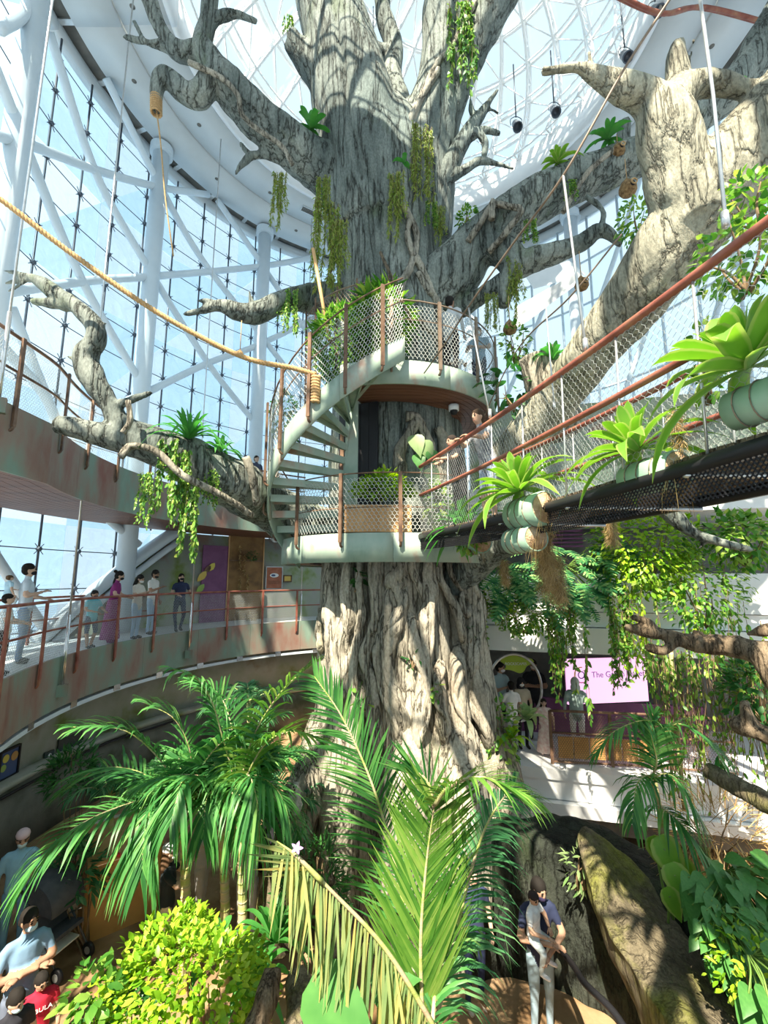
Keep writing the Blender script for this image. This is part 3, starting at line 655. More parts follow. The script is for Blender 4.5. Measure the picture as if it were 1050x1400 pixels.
# below the stair landing the bark is paler and warmer
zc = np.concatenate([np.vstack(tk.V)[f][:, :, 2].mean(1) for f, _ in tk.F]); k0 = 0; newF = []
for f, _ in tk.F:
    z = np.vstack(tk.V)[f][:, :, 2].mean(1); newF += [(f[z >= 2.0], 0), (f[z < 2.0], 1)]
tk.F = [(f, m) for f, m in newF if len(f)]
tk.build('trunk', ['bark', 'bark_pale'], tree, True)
BR = {
 'b1': (.045, [[(475, 250, 9.2, 40), (430, 225, 8.9, 31), (395, 195, 8.6, 28), (345, 155, 8.3, 26), (310, 115, 8.1, 23), (285, 80, 8.0, 19), (277, 60, 8, 15), (284, 30, 8, 12), (286, 0, 8, 12), (296, -70, 8, 9)],
        [(280, 68, 8, 15), (248, 72, 7.9, 13), (226, 50, 7.9, 10), (210, 15, 7.9, 10), (192, -40, 7.9, 8)], [(245, 71, 7.9, 9), (222, 62, 7.9, 7), (200, 58, 7.8, 5), (170, 50, 7.8, 3)], [(198, 57, 7.8, 4), (190, 42, 7.8, 3), (184, 30, 7.8, 2)],
        [(290, 108, 8, 16), (272, 130, 7.9, 15), (252, 128, 7.9, 14), (234, 110, 7.9, 12), (220, 103, 7.8, 10), (213, 122, 7.8, 9), (213, 152, 7.8, 6)], [(284, 38, 8, 8), (300, 24, 8, 7), (322, 20, 8, 6), (352, 30, 8, 4)],
        [(400, 222, 8.7, 8), (365, 213, 8.6, 6), (345, 213, 8.6, 6), (332, 224, 8.5, 5), (321, 240, 8.5, 2)], [(345, 213, 8.6, 4), (335, 205, 8.6, 3), (329, 196, 8.6, 2)]]),
 'b2': (.04, [[(470, 415, 9.2, 25), (430, 408, 8.9, 21), (390, 412, 8.5, 15), (350, 428, 8.2, 14), (325, 425, 8.0, 12), (300, 418, 7.9, 8), (275, 425, 7.9, 5), (250, 430, 7.8, 3)], [(300, 418, 7.9, 5), (285, 412, 7.9, 4), (268, 411, 7.8, 2)], [(345, 425, 8.2, 5), (342, 405, 8.2, 3), (340, 395, 8.2, 2)]]),
 'b3': (.035, [[(440, 735, 9.7, 40), (370, 692, 8.95, 33), (320, 662, 7.7, 34), (265, 632, 7.3, 32), (215, 612, 7.0, 27), (165, 601, 6.8, 20), (120, 589, 6.6, 16), (76, 579, 6.5, 13)],
        [(235, 615, 7.1, 22), (195, 597, 6.9, 20), (165, 580, 6.8, 17), (148, 552, 6.7, 14), (126, 515, 6.6, 17), (118, 490, 6.6, 17), (131, 462, 6.5, 14), (126, 440, 6.5, 13), (105, 420, 6.5, 11), (75, 400, 6.5, 9), (55, 386, 6.5, 7), (30, 376, 6.5, 5), (6, 370, 6.5, 3)],
        [(92, 420, 6.5, 6), (70, 415, 6.5, 5), (42, 412, 6.5, 3)], [(40, 380, 6.5, 4), (28, 390, 6.5, 3), (10, 398, 6.5, 2)], [(155, 556, 6.7, 8), (180, 547, 6.7, 6), (207, 536, 6.7, 3)], [(110, 500, 6.6, 6), (101, 492, 6.6, 4), (92, 486, 6.6, 2)], [(128, 458, 6.5, 5), (138, 448, 6.5, 4), (146, 440, 6.5, 2)], [(40, 381, 6.5, 4), (18, 385, 6.5, 3), (6, 388, 6.5, 2)]]),
 'r1': (.045, [[(560, 430, 9.3, 50), (605, 390, 9.0, 42), (655, 332, 8.8, 34), (710, 288, 8.6, 31), (770, 256, 8.5, 30), (830, 230, 8.4, 27), (890, 205, 8.3, 25), (950, 160, 8.2, 25), (1010, 110, 8.1, 24), (1050, 50, 8, 24), (1090, -20, 8, 22)],
        [(660, 332, 8.7, 24), (690, 345, 8.5, 21), (708, 362, 8.4, 19), (738, 352, 8.2, 15), (790, 335, 8.1, 12), (822, 315, 8.0, 9), (850, 335, 8.0, 4)], [(820, 316, 8, 5), (824, 288, 8, 4), (800, 268, 8, 3)], [(704, 358, 8.4, 17), (695, 390, 8.4, 12), (688, 420, 8.4, 8)], [(600, 435, 9, 14), (633, 420, 8.8, 12), (665, 400, 8.6, 12), (695, 380, 8.5, 12)], [(840, 235, 8.4, 14), (850, 200, 8.3, 10), (855, 165, 8.2, 7)]]),
 's1': (.03, [[(575, 290, 9.2, 20), (598, 258, 9.1, 15), (612, 233, 9, 13), (634, 190, 9, 10), (657, 157, 9, 8), (681, 122, 9, 3)], [(640, 188, 9, 6), (660, 178, 8.9, 5), (684, 183, 8.9, 3)], [(654, 180, 8.9, 4), (663, 195, 8.9, 4), (662, 213, 8.9, 3)], [(612, 247, 9, 7), (638, 230, 8.9, 6), (660, 220, 8.9, 4), (702, 231, 8.8, 2)], [(652, 165, 9, 4), (645, 150, 9, 4), (643, 135, 9, 2)], [(660, 153, 9, 4), (672, 150, 9, 3), (682, 156, 9, 3)]]),
 'r2': (.04, [[(690, 640, 8.4, 34), (760, 545, 7.3, 32), (810, 482, 6.5, 35), (862, 415, 5.9, 42), (915, 343, 5.4, 50), (965, 283, 5.1, 56), (1018, 222, 4.9, 60), (1085, 150, 4.7, 62), (1150, 60, 4.6, 60)],
        [(950, 305, 5.1, 45), (925, 235, 5.0, 41), (910, 175, 4.9, 37), (888, 140, 4.9, 26), (852, 122, 4.8, 20), (817, 103, 4.8, 14), (787, 92, 4.8, 8), (740, 97, 4.8, 5)], [(810, 98, 4.8, 6), (807, 82, 4.8, 5), (805, 68, 4.8, 4)], [(917, 165, 4.9, 30), (925, 118, 4.9, 18), (924, 84, 4.9, 14), (927, 60, 4.9, 10)],
        [(917, 145, 4.9, 24), (950, 116, 4.8, 18), (985, 114, 4.75, 15), (1020, 122, 4.7, 11), (1075, 116, 4.7, 9)], [(938, 100, 4.9, 4), (945, 75, 4.9, 3), (950, 42, 4.9, 2)]]),
 'r3': (.03, [[(612, 800, 8.6, 28), (690, 738, 7.6, 24), (800, 690, 6.2, 20), (865, 668, 5.6, 19), (940, 640, 5.2, 21), (1075, 606, 4.8, 24)], [(850, 672, 5.6, 17), (880, 676, 5.5, 14), (917, 702, 5.4, 11), (948, 728, 5.3, 8), (987, 742, 5.2, 6), (1028, 752, 5.1, 3)], [(958, 732, 5.3, 5), (962, 742, 5.3, 4), (952, 754, 5.3, 2)]]),
 'st': (.03, [[(775, 590, 7.9, 30), (752, 545, 7.6, 25), (738, 512, 7.6, 22), (730, 488, 7.6, 21)], [(748, 520, 7.6, 12), (758, 495, 7.6, 9), (757, 470, 7.6, 6)]]),
}
for k, (vx, ls) in BR.items():
    bm_ = limbs_to(MB(), ls, 12, .1)
    remesh(bm_, vx, .03, 2.2, 1, 5, .012, 8.0).build('branch', 'bark_warm' if k == 'r2' else ('bark_pale' if k in ('st',) else 'bark'), tree, True)
# aerial roots on the lower trunk: (u, v) runs and half width px
AR = [([(453, 755), (453, 830), (455, 870), (461, 915), (455, 960)], 11), ([(477, 783), (481, 835), (468, 873), (466, 907), (465, 945), (470, 990)], 9), ([(515, 783), (516, 830), (512, 860), (498, 897), (509, 937), (513, 997), (516, 1040)], 8),
      ([(543, 780), (548, 797), (533, 810), (529, 830), (523, 860), (516, 898), (526, 933), (537, 967), (547, 1002), (548, 1040)], 8), ([(548, 780), (537, 795), (546, 808), (550, 827), (543, 850), (534, 873), (531, 913), (540, 950), (551, 987), (551, 1030)], 10),
      ([(562, 780), (575, 808), (581, 838), (577, 867)], 6), ([(550, 830), (563, 857), (570, 887), (581, 913), (577, 958), (569, 1000), (572, 1040)], 9), ([(589, 780), (588, 817), (583, 860), (583, 907), (580, 955)], 8), ([(600, 783), (612, 808), (626, 843), (634, 890)], 6),
      ([(636, 778), (647, 830), (643, 887), (653, 933), (664, 985), (675, 1040)], 13), ([(615, 783), (640, 820), (636, 840), (628, 820), (640, 795), (648, 783)], 5), ([(441, 830), (437, 860), (440, 895)], 6), ([(597, 900), (602, 960), (607, 1020)], 9), ([(625, 880), (628, 950), (640, 1020), (650, 1080)], 10), ([(490, 780), (494, 830), (490, 870), (484, 930), (490, 1000)], 6),
      ([(560, 300), (556, 322), (563, 345), (575, 365), (588, 392), (600, 425), (606, 470), (608, 500)], 5), ([(551, 282), (562, 298), (570, 320), (566, 350), (555, 380), (548, 410)], 5), ([(566, 350), (558, 372), (545, 388), (538, 400)], 6), ([(572, 372), (582, 392), (592, 405)], 5), ([(568, 430), (590, 452), (600, 470), (604, 500)], 5),
      ([(555, 570), (570, 572), (580, 590), (590, 625), (600, 650), (604, 700)], 8), ([(570, 575), (560, 595), (548, 610), (546, 640), (548, 690)], 8), ([(600, 585), (606, 610), (606, 660), (608, 700)], 7)]
for k, (l, w) in enumerate(AR):
    l = [list(map(float, x)) for x in l]; low = l[0][1] > 760
    if low and l[0][1] < 800: l = [[l[0][0], 752.0]]+l
    q = cr(l, 7); n_ = len(q); s_ = np.linspace(0, 1, n_); P = np.array([on_trunk(u, v, .06-.22*max(0, (x-.86)/.14)**2-(.30*max(0, (.2-x)/.2)**2 if low and l[0][1] > 800 else 0)) for (u, v), x in zip(q, s_)]); r = w*8.2/FPX
    P = P+.035*np.stack([vnoise(P*2.2, k), vnoise(P*2.2, k+50), 0*P[:, 0]], -1)
    rad = r*(1+.30*vnoise(P*np.array([1, 1, 1.8]), k+9))*(1-.5*np.clip((s_-.8)/.2, 0, 1))
    b = MB(); b.tube(P, rad, 12, noise=.28, nseed=k)
    if w >= 8 and low:      # a finer strand twisting round the thick one
        ph = s_*9+k; off = np.stack([np.cos(ph), -np.abs(np.sin(ph))*.6-.2, 0*ph], -1); b.tube(P+off*(rad*1.0)[:, None], rad*.42, 8, noise=.2, nseed=k+3)
    b.build('aerial_root', 'bark_pale', tree, True)
# thin climbing roots on the limbs
for k, (l, w) in enumerate([([(258, 85, 7.6), (300, 105, 7.7), (325, 130, 7.8), (330, 155, 7.9), (350, 175, 8.0), (385, 200, 8.2), (400, 225, 8.3)], 4), ([(672, 300, 8.1), (676, 280, 8.1), (700, 283, 8.05), (712, 290, 8.0), (690, 320, 8.1), (668, 345, 8.3)], 5), ([(640, 330, 8.3), (660, 300, 8.2), (675, 275, 8.15)], 5),
        ([(165, 625, 6.3), (180, 610, 6.4), (215, 618, 6.5), (250, 650, 6.6), (300, 675, 6.9), (345, 705, 7.4)], 5), ([(335, 625, 7.2), (345, 650, 7.3), (352, 690, 7.6)], 6), ([(175, 548, 6.4), (178, 575, 6.4), (168, 592, 6.4)], 4), ([(575, 200, 8.7), (565, 170, 8.7), (590, 100, 8.6), (620, 60, 8.6), (650, 0, 8.5)], 5), ([(560, 215, 8.6), (556, 180, 8.6), (572, 140, 8.6), (600, 95, 8.6)], 5), ([(770, 290, 8), (800, 240, 8.05), (830, 212, 8.0), (855, 195, 8.0)], 4), ([(980, 180, 4.3), (985, 215, 4.35), (984, 260, 4.5)], 3)]):
    P = cr([at_y(*x) for x in l], 6); MB().tube(P, w*P[:, 1].mean()/FPX, 8, noise=.2, nseed=k).build('climbing_root', 'bark_pale', tree, True)
# black panel behind the landing, painting in the dark of a hollow
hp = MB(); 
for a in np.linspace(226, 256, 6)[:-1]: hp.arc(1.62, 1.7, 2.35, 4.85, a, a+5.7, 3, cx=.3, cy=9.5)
hp.build('hollow_shade_panel', 'black', tree)
# ================================================================ SPIRAL STAIR AND LANDINGS
NX, NY, RS = -.62, 8.1, 1.48
zt = lambda a: 2.3+.02*(a-150)
stair = thing('spiral_stair', 'pale green steel spiral stair curling around a square post up to the tree landing', 'stair', (NX, NY, 2.3))
MB().box((NX, NY, 3.65), (.24, .24, 2.75), .1).build('newel_post', 'stair_green', stair)
MB().box((NX-.18, NY-.03, 3.3), (.07, .07, 2.05), .1).build('side_post', 'rust_brown', stair)
for k in range(13):
    a = 150+12.5*k; z = zt(a)+.0; b = MB(); da = 6.4
    b.arc(.12, RS-.02, z-.04, z, a-da, a+da, 3, cx=NX, cy=NY); tr = b.build('tread', 'stair_green', stair)
    for e in (-da, da-1.2):
        b = MB(); b.arc(.12, RS-.02, z-.13, z-.04, a+e, a+e+1.2, 1, cx=NX, cy=NY); b.build('tread_lip', 'stair_green', tr)
for s0 in range(4):
    a0 = 138+43*s0; b = MB(); b.arc(RS, RS+.04, lambda t: zt(t)-.30, lambda t: zt(t)+.14, a0, a0+42.9, 16, cx=NX, cy=NY); b.build('stringer_plate', 'stair_green', stair, True)
b = MB(); b.arc(.13, .17, lambda t: zt(t)-.25, lambda t: zt(t)+.05, 150, 305, 24, cx=NX, cy=NY); b.build('inner_stringer', 'stair_green', stair, True)
for a in (292, 304): MB().box((NX+.7*math.cos(math.radians(a)), NY+.7*math.sin(math.radians(a)), zt(a)-.2), (1.3, .06, .12), math.radians(a)).build('bearer', 'stair_green', stair)
PX, PY, PR = .15, 9.4, 2.28
def landing(nm, label, z0, z1, a0, a1, rin):
    t = thing(nm, label, 'landing', (PX, PY, z0)); n = max(1, int(abs(a1-a0)/45))
    for k in range(n):
        s0 = a0+(a1-a0)*k/n; s1 = a0+(a1-a0)*(k+1)/n-.12; MB().arc(PR-.04, PR, z0, z1, s0, s1, 12, cx=PX, cy=PY).build('fascia_plate', 'stair_green', t, True)
    MB().arc(rin, PR-.04, z1-.1, z1-.03, a0, a1, 40, cx=PX, cy=PY).build('deck_plate', 'dark_channel', t)
    nb = 7
    for k in range(nb):
        r0 = rin+(PR-.05-rin)*k/nb; r1 = rin+(PR-.05-rin)*(k+1)/nb-.01; MB().arc(r0, r1, z0+.03, z0+.07, a0, a1, 40, cx=PX, cy=PY).build('soffit_board', 'red_wood', t)
    return t
landing('landing_disc', 'round pale green steel landing hugging the trunk at the foot of the spiral stair', 1.82, 2.3, 0, 360, 1.72)
landing('upper_landing', 'curved pale green landing with wooden underside above the spiral stair', 4.87, 5.3, 246, 450, 1.42)
RC = np.array([PX, PY, 0]); out_sign = True
pcP = lambda a0, a1, z, n=30: [pc(PR+.02, a, z, PX, PY) for a in np.linspace(a0, a1, n)]
railing('landing_railing', 'chicken-wire railing with rusty posts around the lower tree landing', pcP(222, 296, 2.3), 1.0, .98, 'rust_brown', 'wire', .075, .005, RC, .16, (.42,), phase=.08, hr=.012)
railing('landing_railing', 'chicken-wire railing with rusty posts around the upper tree landing', pcP(262, 372, 5.3), 1.12, .85, 'wire_dark', 'wire', .075, .0045, RC, .16, (.75,), phase=.3, hr=.014)
railing('stair_railing', 'chicken-wire railing climbing along the outer edge of the spiral stair', [pc(RS+.05, a, zt(a)+.1, NX, NY) for a in np.linspace(152, 308, 40)], 1.12, .72, 'rust_brown', 'wire', .075, .0045, np.array([NX, NY, 0]), .3, (.7,), phase=.35, hr=.014)
out_sign = False
# net guard between the stair head and the trunk (tall mesh with poles)
b = MB(); PB_ = [pc(1.95, a, 5.3, PX, PY) for a in np.linspace(205, 268, 14)]; f = pathfn(PB_)
tg = thing('mesh_guard', 'tall rusty mesh guard with leaning poles beside the trunk above the stair', 'guard', PB_[0])
netwire(b, lambda u, v: f(u)+np.stack([0*v, 0*v, v], -1), f.len, 1.75, .075, .0045); b.build('wire_net', 'wire_dark', tg, kind='stuff')
for s in np.linspace(0, f.len, 5):
    p = f(np.array([s]))[0]; MB().struts([p-[0, 0, .3]], [p+[rnd.uniform(-.08, .08), 0, 1.85]], .02, 6).build('pole', 'rust_brown', tg, True)
MB().tube(f(np.linspace(0, f.len, 16))+[0, 0, 1.75], .014, 6).build('top_wire', 'wire_dark', tg, True)
MB().struts([at_y(450, 465, 7.6)], [at_y(428, 340, 7.5)], .035, 6).build('leaning_pole', 'wood_panel', tg, True)
MB().struts([at_y(563, 440, 7.2)], [at_y(520, 345, 7.6)], .03, 6).build('leaning_pole', 'bark_brown', tg, True)
MB().lathe([(.22, 5.3), (.24, 6.5), (.2, 6.55)], 16, (-.75, 8.0, .25)).build('drum', 'soffit', tg, True)
b = MB(); b.box((-.1, 7.42, 2.55), (1.12, .32, .46), .0); b.build('planter_box', 'wood_panel', label='plywood planter box behind the wire railing on the lower landing', cat='planter')
# security camera below the upper landing
sc = thing('security_camera', 'small white dome security camera under the upper landing', 'camera', (1.35, 8.3, 4.8))
MB().lathe([(.0, 4.68), (.05, 4.69), (.075, 4.74), (.075, 4.78)], 14, (1.35, 8.1, 0)).build('dome', 'black', sc, True)
MB().lathe([(.1, 4.76), (.1, 4.87)], 16, (1.35, 8.1, 0)).build('housing', 'white_paint', sc, True)
# ================================================================ ROPE BRIDGE
BA, BB = np.array([.60, 7.15, 2.3]), np.array([2.52, .2, 2.42]); BD = nrm(BB-BA); BN = nrm(np.array([-BD[1], BD[0], 0]))
BW = 1.1; BL = np.linalg.norm(BB-BA)
bp = lambda s, w=0.0, z=0.0: BA+BD*s+BN*w+np.array([0, 0, z-.10*math.sin(PI*s/BL)])
bridge = thing('suspension_bridge', 'narrow suspended footbridge with red rails and wire net sides leaving the tree', 'bridge', BA)
S = np.linspace(0, BL, 30)
for w, nm in ((0, 'near'), (BW, 'far')):
    MB().tube([bp(s, w, 1.1) for s in S], .03, 8).build('handrail', 'rust_red', bridge, True)
    MB().tube([bp(s, w, .62) for s in S], .026, 8).build('midrail', 'rust_red', bridge, True)
    b = MB(); netwire(b, lambda u, v, w=w: np.array([bp(a, w, c) for a, c in zip(u, v)]), BL, 1.08, .055, .0015 if w == 0 else .0022); b.build('wire_net', 'wire', bridge, kind='stuff')
    MB().tube([bp(s, w, -.06) for s in S], .05, 6).build('edge_beam', 'black', bridge, True)
    for s in np.arange(.5, BL, .62):
        MB().struts([bp(s, w, -.05)], [bp(s+.03, w, 1.1)], .009, 5).build('hanger_rod', 'cable', bridge, True)
for s in np.arange(.04, BL-.1, .16):
    d = math.atan2(BD[1], BD[0]); MB().box(bp(s+.07, BW/2, 0), (.15, BW-.02, .03), d).build('deck_board', 'bark_brown', bridge)
for s in np.arange(.3, BL, 1.1):
    MB().struts([bp(s, -.02, -.1)], [bp(s+.3, BW, -.12)], .022, 5).build('under_brace', 'cable', bridge, True)
b = MB(); netwire(b, lambda u, v: np.array([bp(a, 0, -.28+c) for a, c in zip(u, v)]), BL, .27, .028, .006); b.build('edge_netting', 'black', bridge, kind='stuff')
cloth = MB(); cloth.grid(np.array([[bp(s, BW+.03, z) for s in S] for z in (.05, .75)])); 
m_, nt_, b_ = _mat('shade_cloth'); b_.inputs['Base Color'].default_value = (.22, .30, .25, 1); b_.inputs['Alpha'].default_value = .55; b_.inputs['Roughness'].default_value = .8
cloth.build('shade_cloth', 'shade_cloth', bridge)
hang = [[(580, 510, 7.15), (612, 465, 6.0), (640, 420, 4.9), (700, 335, 4.2), (770, 240, 3.5), (850, 100, 3.2), (915, 0, 3.0), (990, -115, 2.9)], [(652, 590, 8.4), (706, 480, 7.2), (780, 405, 5.6), (850, 320, 5.0)]]
for k, l in enumerate(hang):
    MB().tube(cr([at_y(*x) for x in l], 8), .012 if k == 0 else .012, 6).build('suspension_cable', 'wire_dark', bridge, True)
for l in ([(640, 418, 4.9), (670, 572, 4.9)], [(770, 240, 3.5), (801, 480, 3.44)], [(952, -40, 2.5), (975, 130, 2.42), (993, 312, 2.38)], [(745, 405, 6.0), (758, 560, 5.9)]):
    P = [at_y(*x) for x in l]; b = MB(); b.tube(P if len(P) > 2 else cr(P, 2), .011, 6); b.lathe([(.0, -.05), (.022, -.05), (.022, .05), (0, .05)], 8, P[-1]+np.array([0, 0, .06])); b.build('hanger_cable', 'cable', bridge, True)
# vertical steel cables hanging from the roof ring down to the walkway fascia
for (t_, y_, zb) in ((-.70, 8.83, -.55), (-.43, 12.87, -.55), (-.185, 16.2, -.4), (-.925, 5.9, 4.0)):
    p = np.array([t_*y_, y_, 0]); b = thing('hanger_cable', {8.83: 'vertical steel hanger rod passing the broken limb end to the lower walkway fascia', 12.87: 'vertical steel hanger rod meeting the fascia beside the woman in navy', 16.2: 'vertical steel hanger rod beside the framed poster', 5.9: 'vertical steel hanger rod rising from the upper walkway edge'}[y_], 'cable', p+[0, 0, zb])
    MB().struts([p+[0, 0, zb]], [p+[0, 0, 16.3]], .018, 6).build('rod', 'cable', b, True)
    MB().struts([p+[0, 0, zb-.05]], [p+[0, 0, zb+1.4]], .032, 8).build('turnbuckle', 'chrome', b, True)
    MB().box(p+[0, 0, zb-.02], (.2, .1, .22), .6).build('anchor_bracket', 'patina', b)
# ropes
def ropemesh(P, r, strands=3, pitch=.16):
    P = np.asarray(P); f = pathfn(P); n = int(f.len/.03); s = np.linspace(0, f.len, n); C = f(s); T = nrm(np.gradient(C, axis=0)); U = nrm(np.cross(T, [0, 0, 1.0])); W = np.cross(T, U); b = MB()
    for k in range(strands):
        a = s/pitch*2*PI+k*2*PI/strands; b.tube(C+(U*np.cos(a)[:, None]+W*np.sin(a)[:, None])*r*.52, r*.56, 6)
    return b
P = cr([at_y(*x) for x in [(-60, 235, 5.2), (0, 272, 5.4), (100, 348, 5.8), (220, 430, 6.2), (330, 487, 6.5), (400, 503, 6.6), (432, 512, 6.62)]], 8)
rp = thing('rope', 'thick tan rope slung across the glazing to the stair rail', 'rope', P[-1])
ropemesh(P, .042).build('twisted_rope', 'rope', rp, True)
b = MB(); e = P[-1]
for k in range(9): b.add(*MB_torus(e+np.array([0.0, 0, -.02-.055*k]), .06, .026)) if False else b.tube(np.array([e+np.array([.055*math.cos(q), .055*math.sin(q), -.02-.05*k+.05*q/6.28*-1]) for q in np.linspace(0, 2*PI, 11)]), .028, 6)
b.build('rope_binding', 'rope', rp, True)
P = cr([at_y(*x) for x in [(214, 150, 7.8), (220, 200, 7.8), (226, 270, 7.85), (237, 350, 7.9)]], 6)
r2 = thing('rope', 'thin brown rope dangling from a curled branch tip', 'rope', P[0]); MB().tube(P, .014, 6).build('strand', 'rope', r2, True)
b = MB()
for k in range(8): b.tube(np.array([at_y(213.5, 133+3*k, 7.8)+np.array([.10*math.cos(q), .10*math.sin(q), 0]) for q in np.linspace(0, 2*PI, 11)]), .022, 6)
b.build('rope_binding', 'rope', r2, True)
# ================================================================ PLANTS
leafm('palm_green', [(.025, .11, .03), (.05, .20, .05), (.11, .32, .08), (.25, .45, .13)])
leafm('palm_bright', [(.03, .12, .02), (.09, .24, .035), (.18, .35, .06), (.30, .42, .10)])
leafm('palm_yellow', [(.13, .24, .09), (.25, .34, .14), (.40, .42, .16), (.58, .42, .13)])
leafm('palm_dark', [(.02, .09, .035), (.045, .18, .07), (.10, .28, .12), (.20, .38, .16)])
leafm('brom_leaf', [(.03, .15, .015), (.09, .27, .03), (.20, .40, .05), (.36, .50, .09)], edge=(.30, .42, .10))
leafm('brom_dark', [(.02, .12, .02), (.06, .25, .05), (.14, .36, .07)])
leafm('brom_red', [(.45, .10, .03), (.60, .22, .05), (.55, .40, .10)])
leafm('lime_leaf', [(.07, .20, .01), (.17, .36, .015), (.32, .50, .03), (.46, .58, .07)], trans=.3)
leafm('vine_leaf', [(.03, .13, .02), (.09, .25, .035), (.21, .38, .06), (.42, .50, .11)])
leafm('vine_dark', [(.012, .06, .015), (.03, .13, .03), (.07, .22, .05)])
leafm('monstera_leaf', [(.012, .08, .03), (.03, .16, .06), (.10, .28, .08), (.36, .48, .18)], trans=.2)
leafm('arum_leaf', [(.015, .08, .02), (.04, .16, .035), (.09, .25, .06), (.17, .34, .09)], trans=.25)
leafm('moss_strand', [(.10, .17, .02), (.22, .30, .04), (.36, .38, .08)], trans=.2)
leafm('dry_fibre', [(.22, .13, .05), (.40, .27, .11), (.52, .38, .17)], trans=.1)
leafm('white_leaf', [(.16, .28, .10), (.28, .38, .17), (.10, .24, .06)])
pm('stem_green', [(.10, .20, .04), (.20, .32, .07)], 8, .6)
pm('stem_brown', [(.14, .09, .05), (.26, .18, .10)], 8, .8)
pm('palm_stem', [(.22, .30, .06), (.40, .44, .14), (.50, .42, .26), (.40, .28, .18)], 2.5, .6, 0, .2, 30, (.3, .3, 3))
pm('pipe_green', [(.20, .33, .25), (.27, .42, .32), (.33, .46, .36)], 3, .5, 0, .03)
pm('fibre_end', [(.28, .17, .09), (.46, .31, .19), (.55, .40, .28)], 14, .95, 0, .8, 60)
def frond(P, n, lmax, w, ang0=70, ang1=25, lift=.25, droop=.35, t0=.12, sides=(1, -1), lprof=None, up=None, jit=.06, hang=False):
    """leaf blades along rachis P -> MB"""
    f = pathfn(P); b = MB(); t = np.linspace(t0, 1, n); C = f(t*f.len); T = nrm(f(np.minimum(t+.02, 1)*f.len)-f((t-.02)*f.len))
    upv = np.array([0, 0, 1.0]) if up is None else np.asarray(up, float)
    S0 = nrm(np.cross(T, upv)); N0 = nrm(np.cross(S0, T))
    lp = lprof or (lambda t: np.sin(PI*np.clip(.12+.80*t, 0, 1))**.7)
    for sd in sides:
        a = np.radians(ang0+(ang1-ang0)*t+rng.normal(0, 4, n))
        D = T*np.cos(a)[:, None]+S0*sd*np.sin(a)[:, None]+N0*(lift+rng.normal(0, jit, n))[:, None]
        L = lmax*lp(t)*rng.uniform(.9, 1.08, n)
        if hang: D = -T*.05+S0*sd*.12+np.array([-.12, 0, -1.0])+rng.normal(0, .10, (n, 3)); N0 = np.broadcast_to(np.array([0, -1.0, .1]), (n, 3))
        b.leaves(C, D, N0+S0*sd*.2, L, w*rng.uniform(.8, 1.1, n), droop*rng.uniform(.6, 1.3, n), (.5, 1, .9, .6, .03), .18)
    return b
def palm_fronds(t, specs, mat, rmat='palm_stem', rr=.014):
    for (P, n, lmax, w, kw) in specs:
        kw = dict(kw); m_ = kw.pop('mat', mat)
        r = MB(); f = pathfn(P); r.tube(P, np.linspace(rr, rr*.25, len(P)), 6); o = r.build('frond', rmat, t, True)
        frond(P, n, lmax, w, **kw).build('leaflets', m_, o, True, kind='stuff')
def arcfrond(base, az, L, rise, drop, n=14):
    """a frond leaving base at azimuth az (deg): rises then arches over"""
    a = math.radians(az); s = np.linspace(0, 1, n)
    x = L*(s*math.cos(math.radians(rise))); z = L*(s*math.sin(math.radians(rise)))-drop*L*s**2.2
    return np.asarray(base)+np.stack([x*math.cos(a), x*math.sin(a), z], -1)
# ---- slender palms by the wooden box
def palm(label, base, top, r, fr, mat='palm_green', lmax=.75, w=.020, n=26):
    t = thing('palm_tree', label, 'palm', base)
    P = cr([base, (np.array(base)+top)/2+[.04, 0, 0], top], 8); b = MB(); rr_ = np.linspace(r*1.15, r*.75, len(P))
    b.tube(P, rr_, 10)
    f = pathfn(P)
    for s in np.arange(.1, f.len*.7, .12): p = f(np.array([s, s+.02])); b.tube(p, np.interp(s, [0, f.len], [r*1.22, r*.85]), 10)
    b.build('stem', 'palm_stem', t, True)
    palm_fronds(t, [(P_, n, lmax, w, kw) for P_, kw in fr], mat)
    palm_fronds(t, [(arcfrond(top, 5+26*k+rnd.uniform(-10, 10), rnd.uniform(1.0, 1.45), rnd.uniform(25, 70), rnd.uniform(.35, .6)), n, lmax*.85, w, dict(droop=.5)) for k in range(8)], mat)
    return t
def fpx(*q): return cr([at_y(*x) for x in q], 6)
pt = lambda u, v, y: at_y(u, v, y)
b1 = at_z(250, 1290, -4); b1[1] = 6.9; b1 = np.array([at_y(253, 1290, 6.9)[0], 6.9, -4]); t1 = at_y(250, 1100, 6.8)
palm('slender palm with green ringed stem and wide arching fronds beside the wooden box', b1, t1, .07, [
    (fpx((250, 1110, 6.8), (227, 1050, 6.6), (173, 1000, 6.2), (100, 994, 5.8)), {}), (fpx((250, 1110, 6.8), (217, 1090, 6.5), (133, 1115, 6.0), (67, 1160, 5.7), (33, 1212, 5.6)), dict(droop=.55)),
    (fpx((252, 1110, 6.8), (238, 1075, 6.5), (212, 1095, 6.2), (198, 1140, 6.0), (193, 1195, 5.9)), dict(droop=.7, ang0=50)), (fpx((252, 1110, 6.8), (262, 1040, 6.6), (240, 985, 6.4), (195, 960, 6.2)), {}),
    (fpx((252, 1110, 6.8), (275, 1050, 6.5), (310, 1010, 6.3), (350, 1005, 6.2)), {}), (fpx((250, 1110, 6.8), (200, 1060, 6.9), (140, 1050, 6.9), (90, 1080, 6.9)), {}), (fpx((250, 1110, 6.8), (255, 1080, 6.4), (248, 1070, 6.1), (235, 1120, 5.9)), dict(droop=.7))], lmax=.80, w=.024, n=30)
b2 = np.array([at_y(306, 1275, 6.9)[0], 7.0, -4]); t2 = at_y(302, 1120, 6.9)
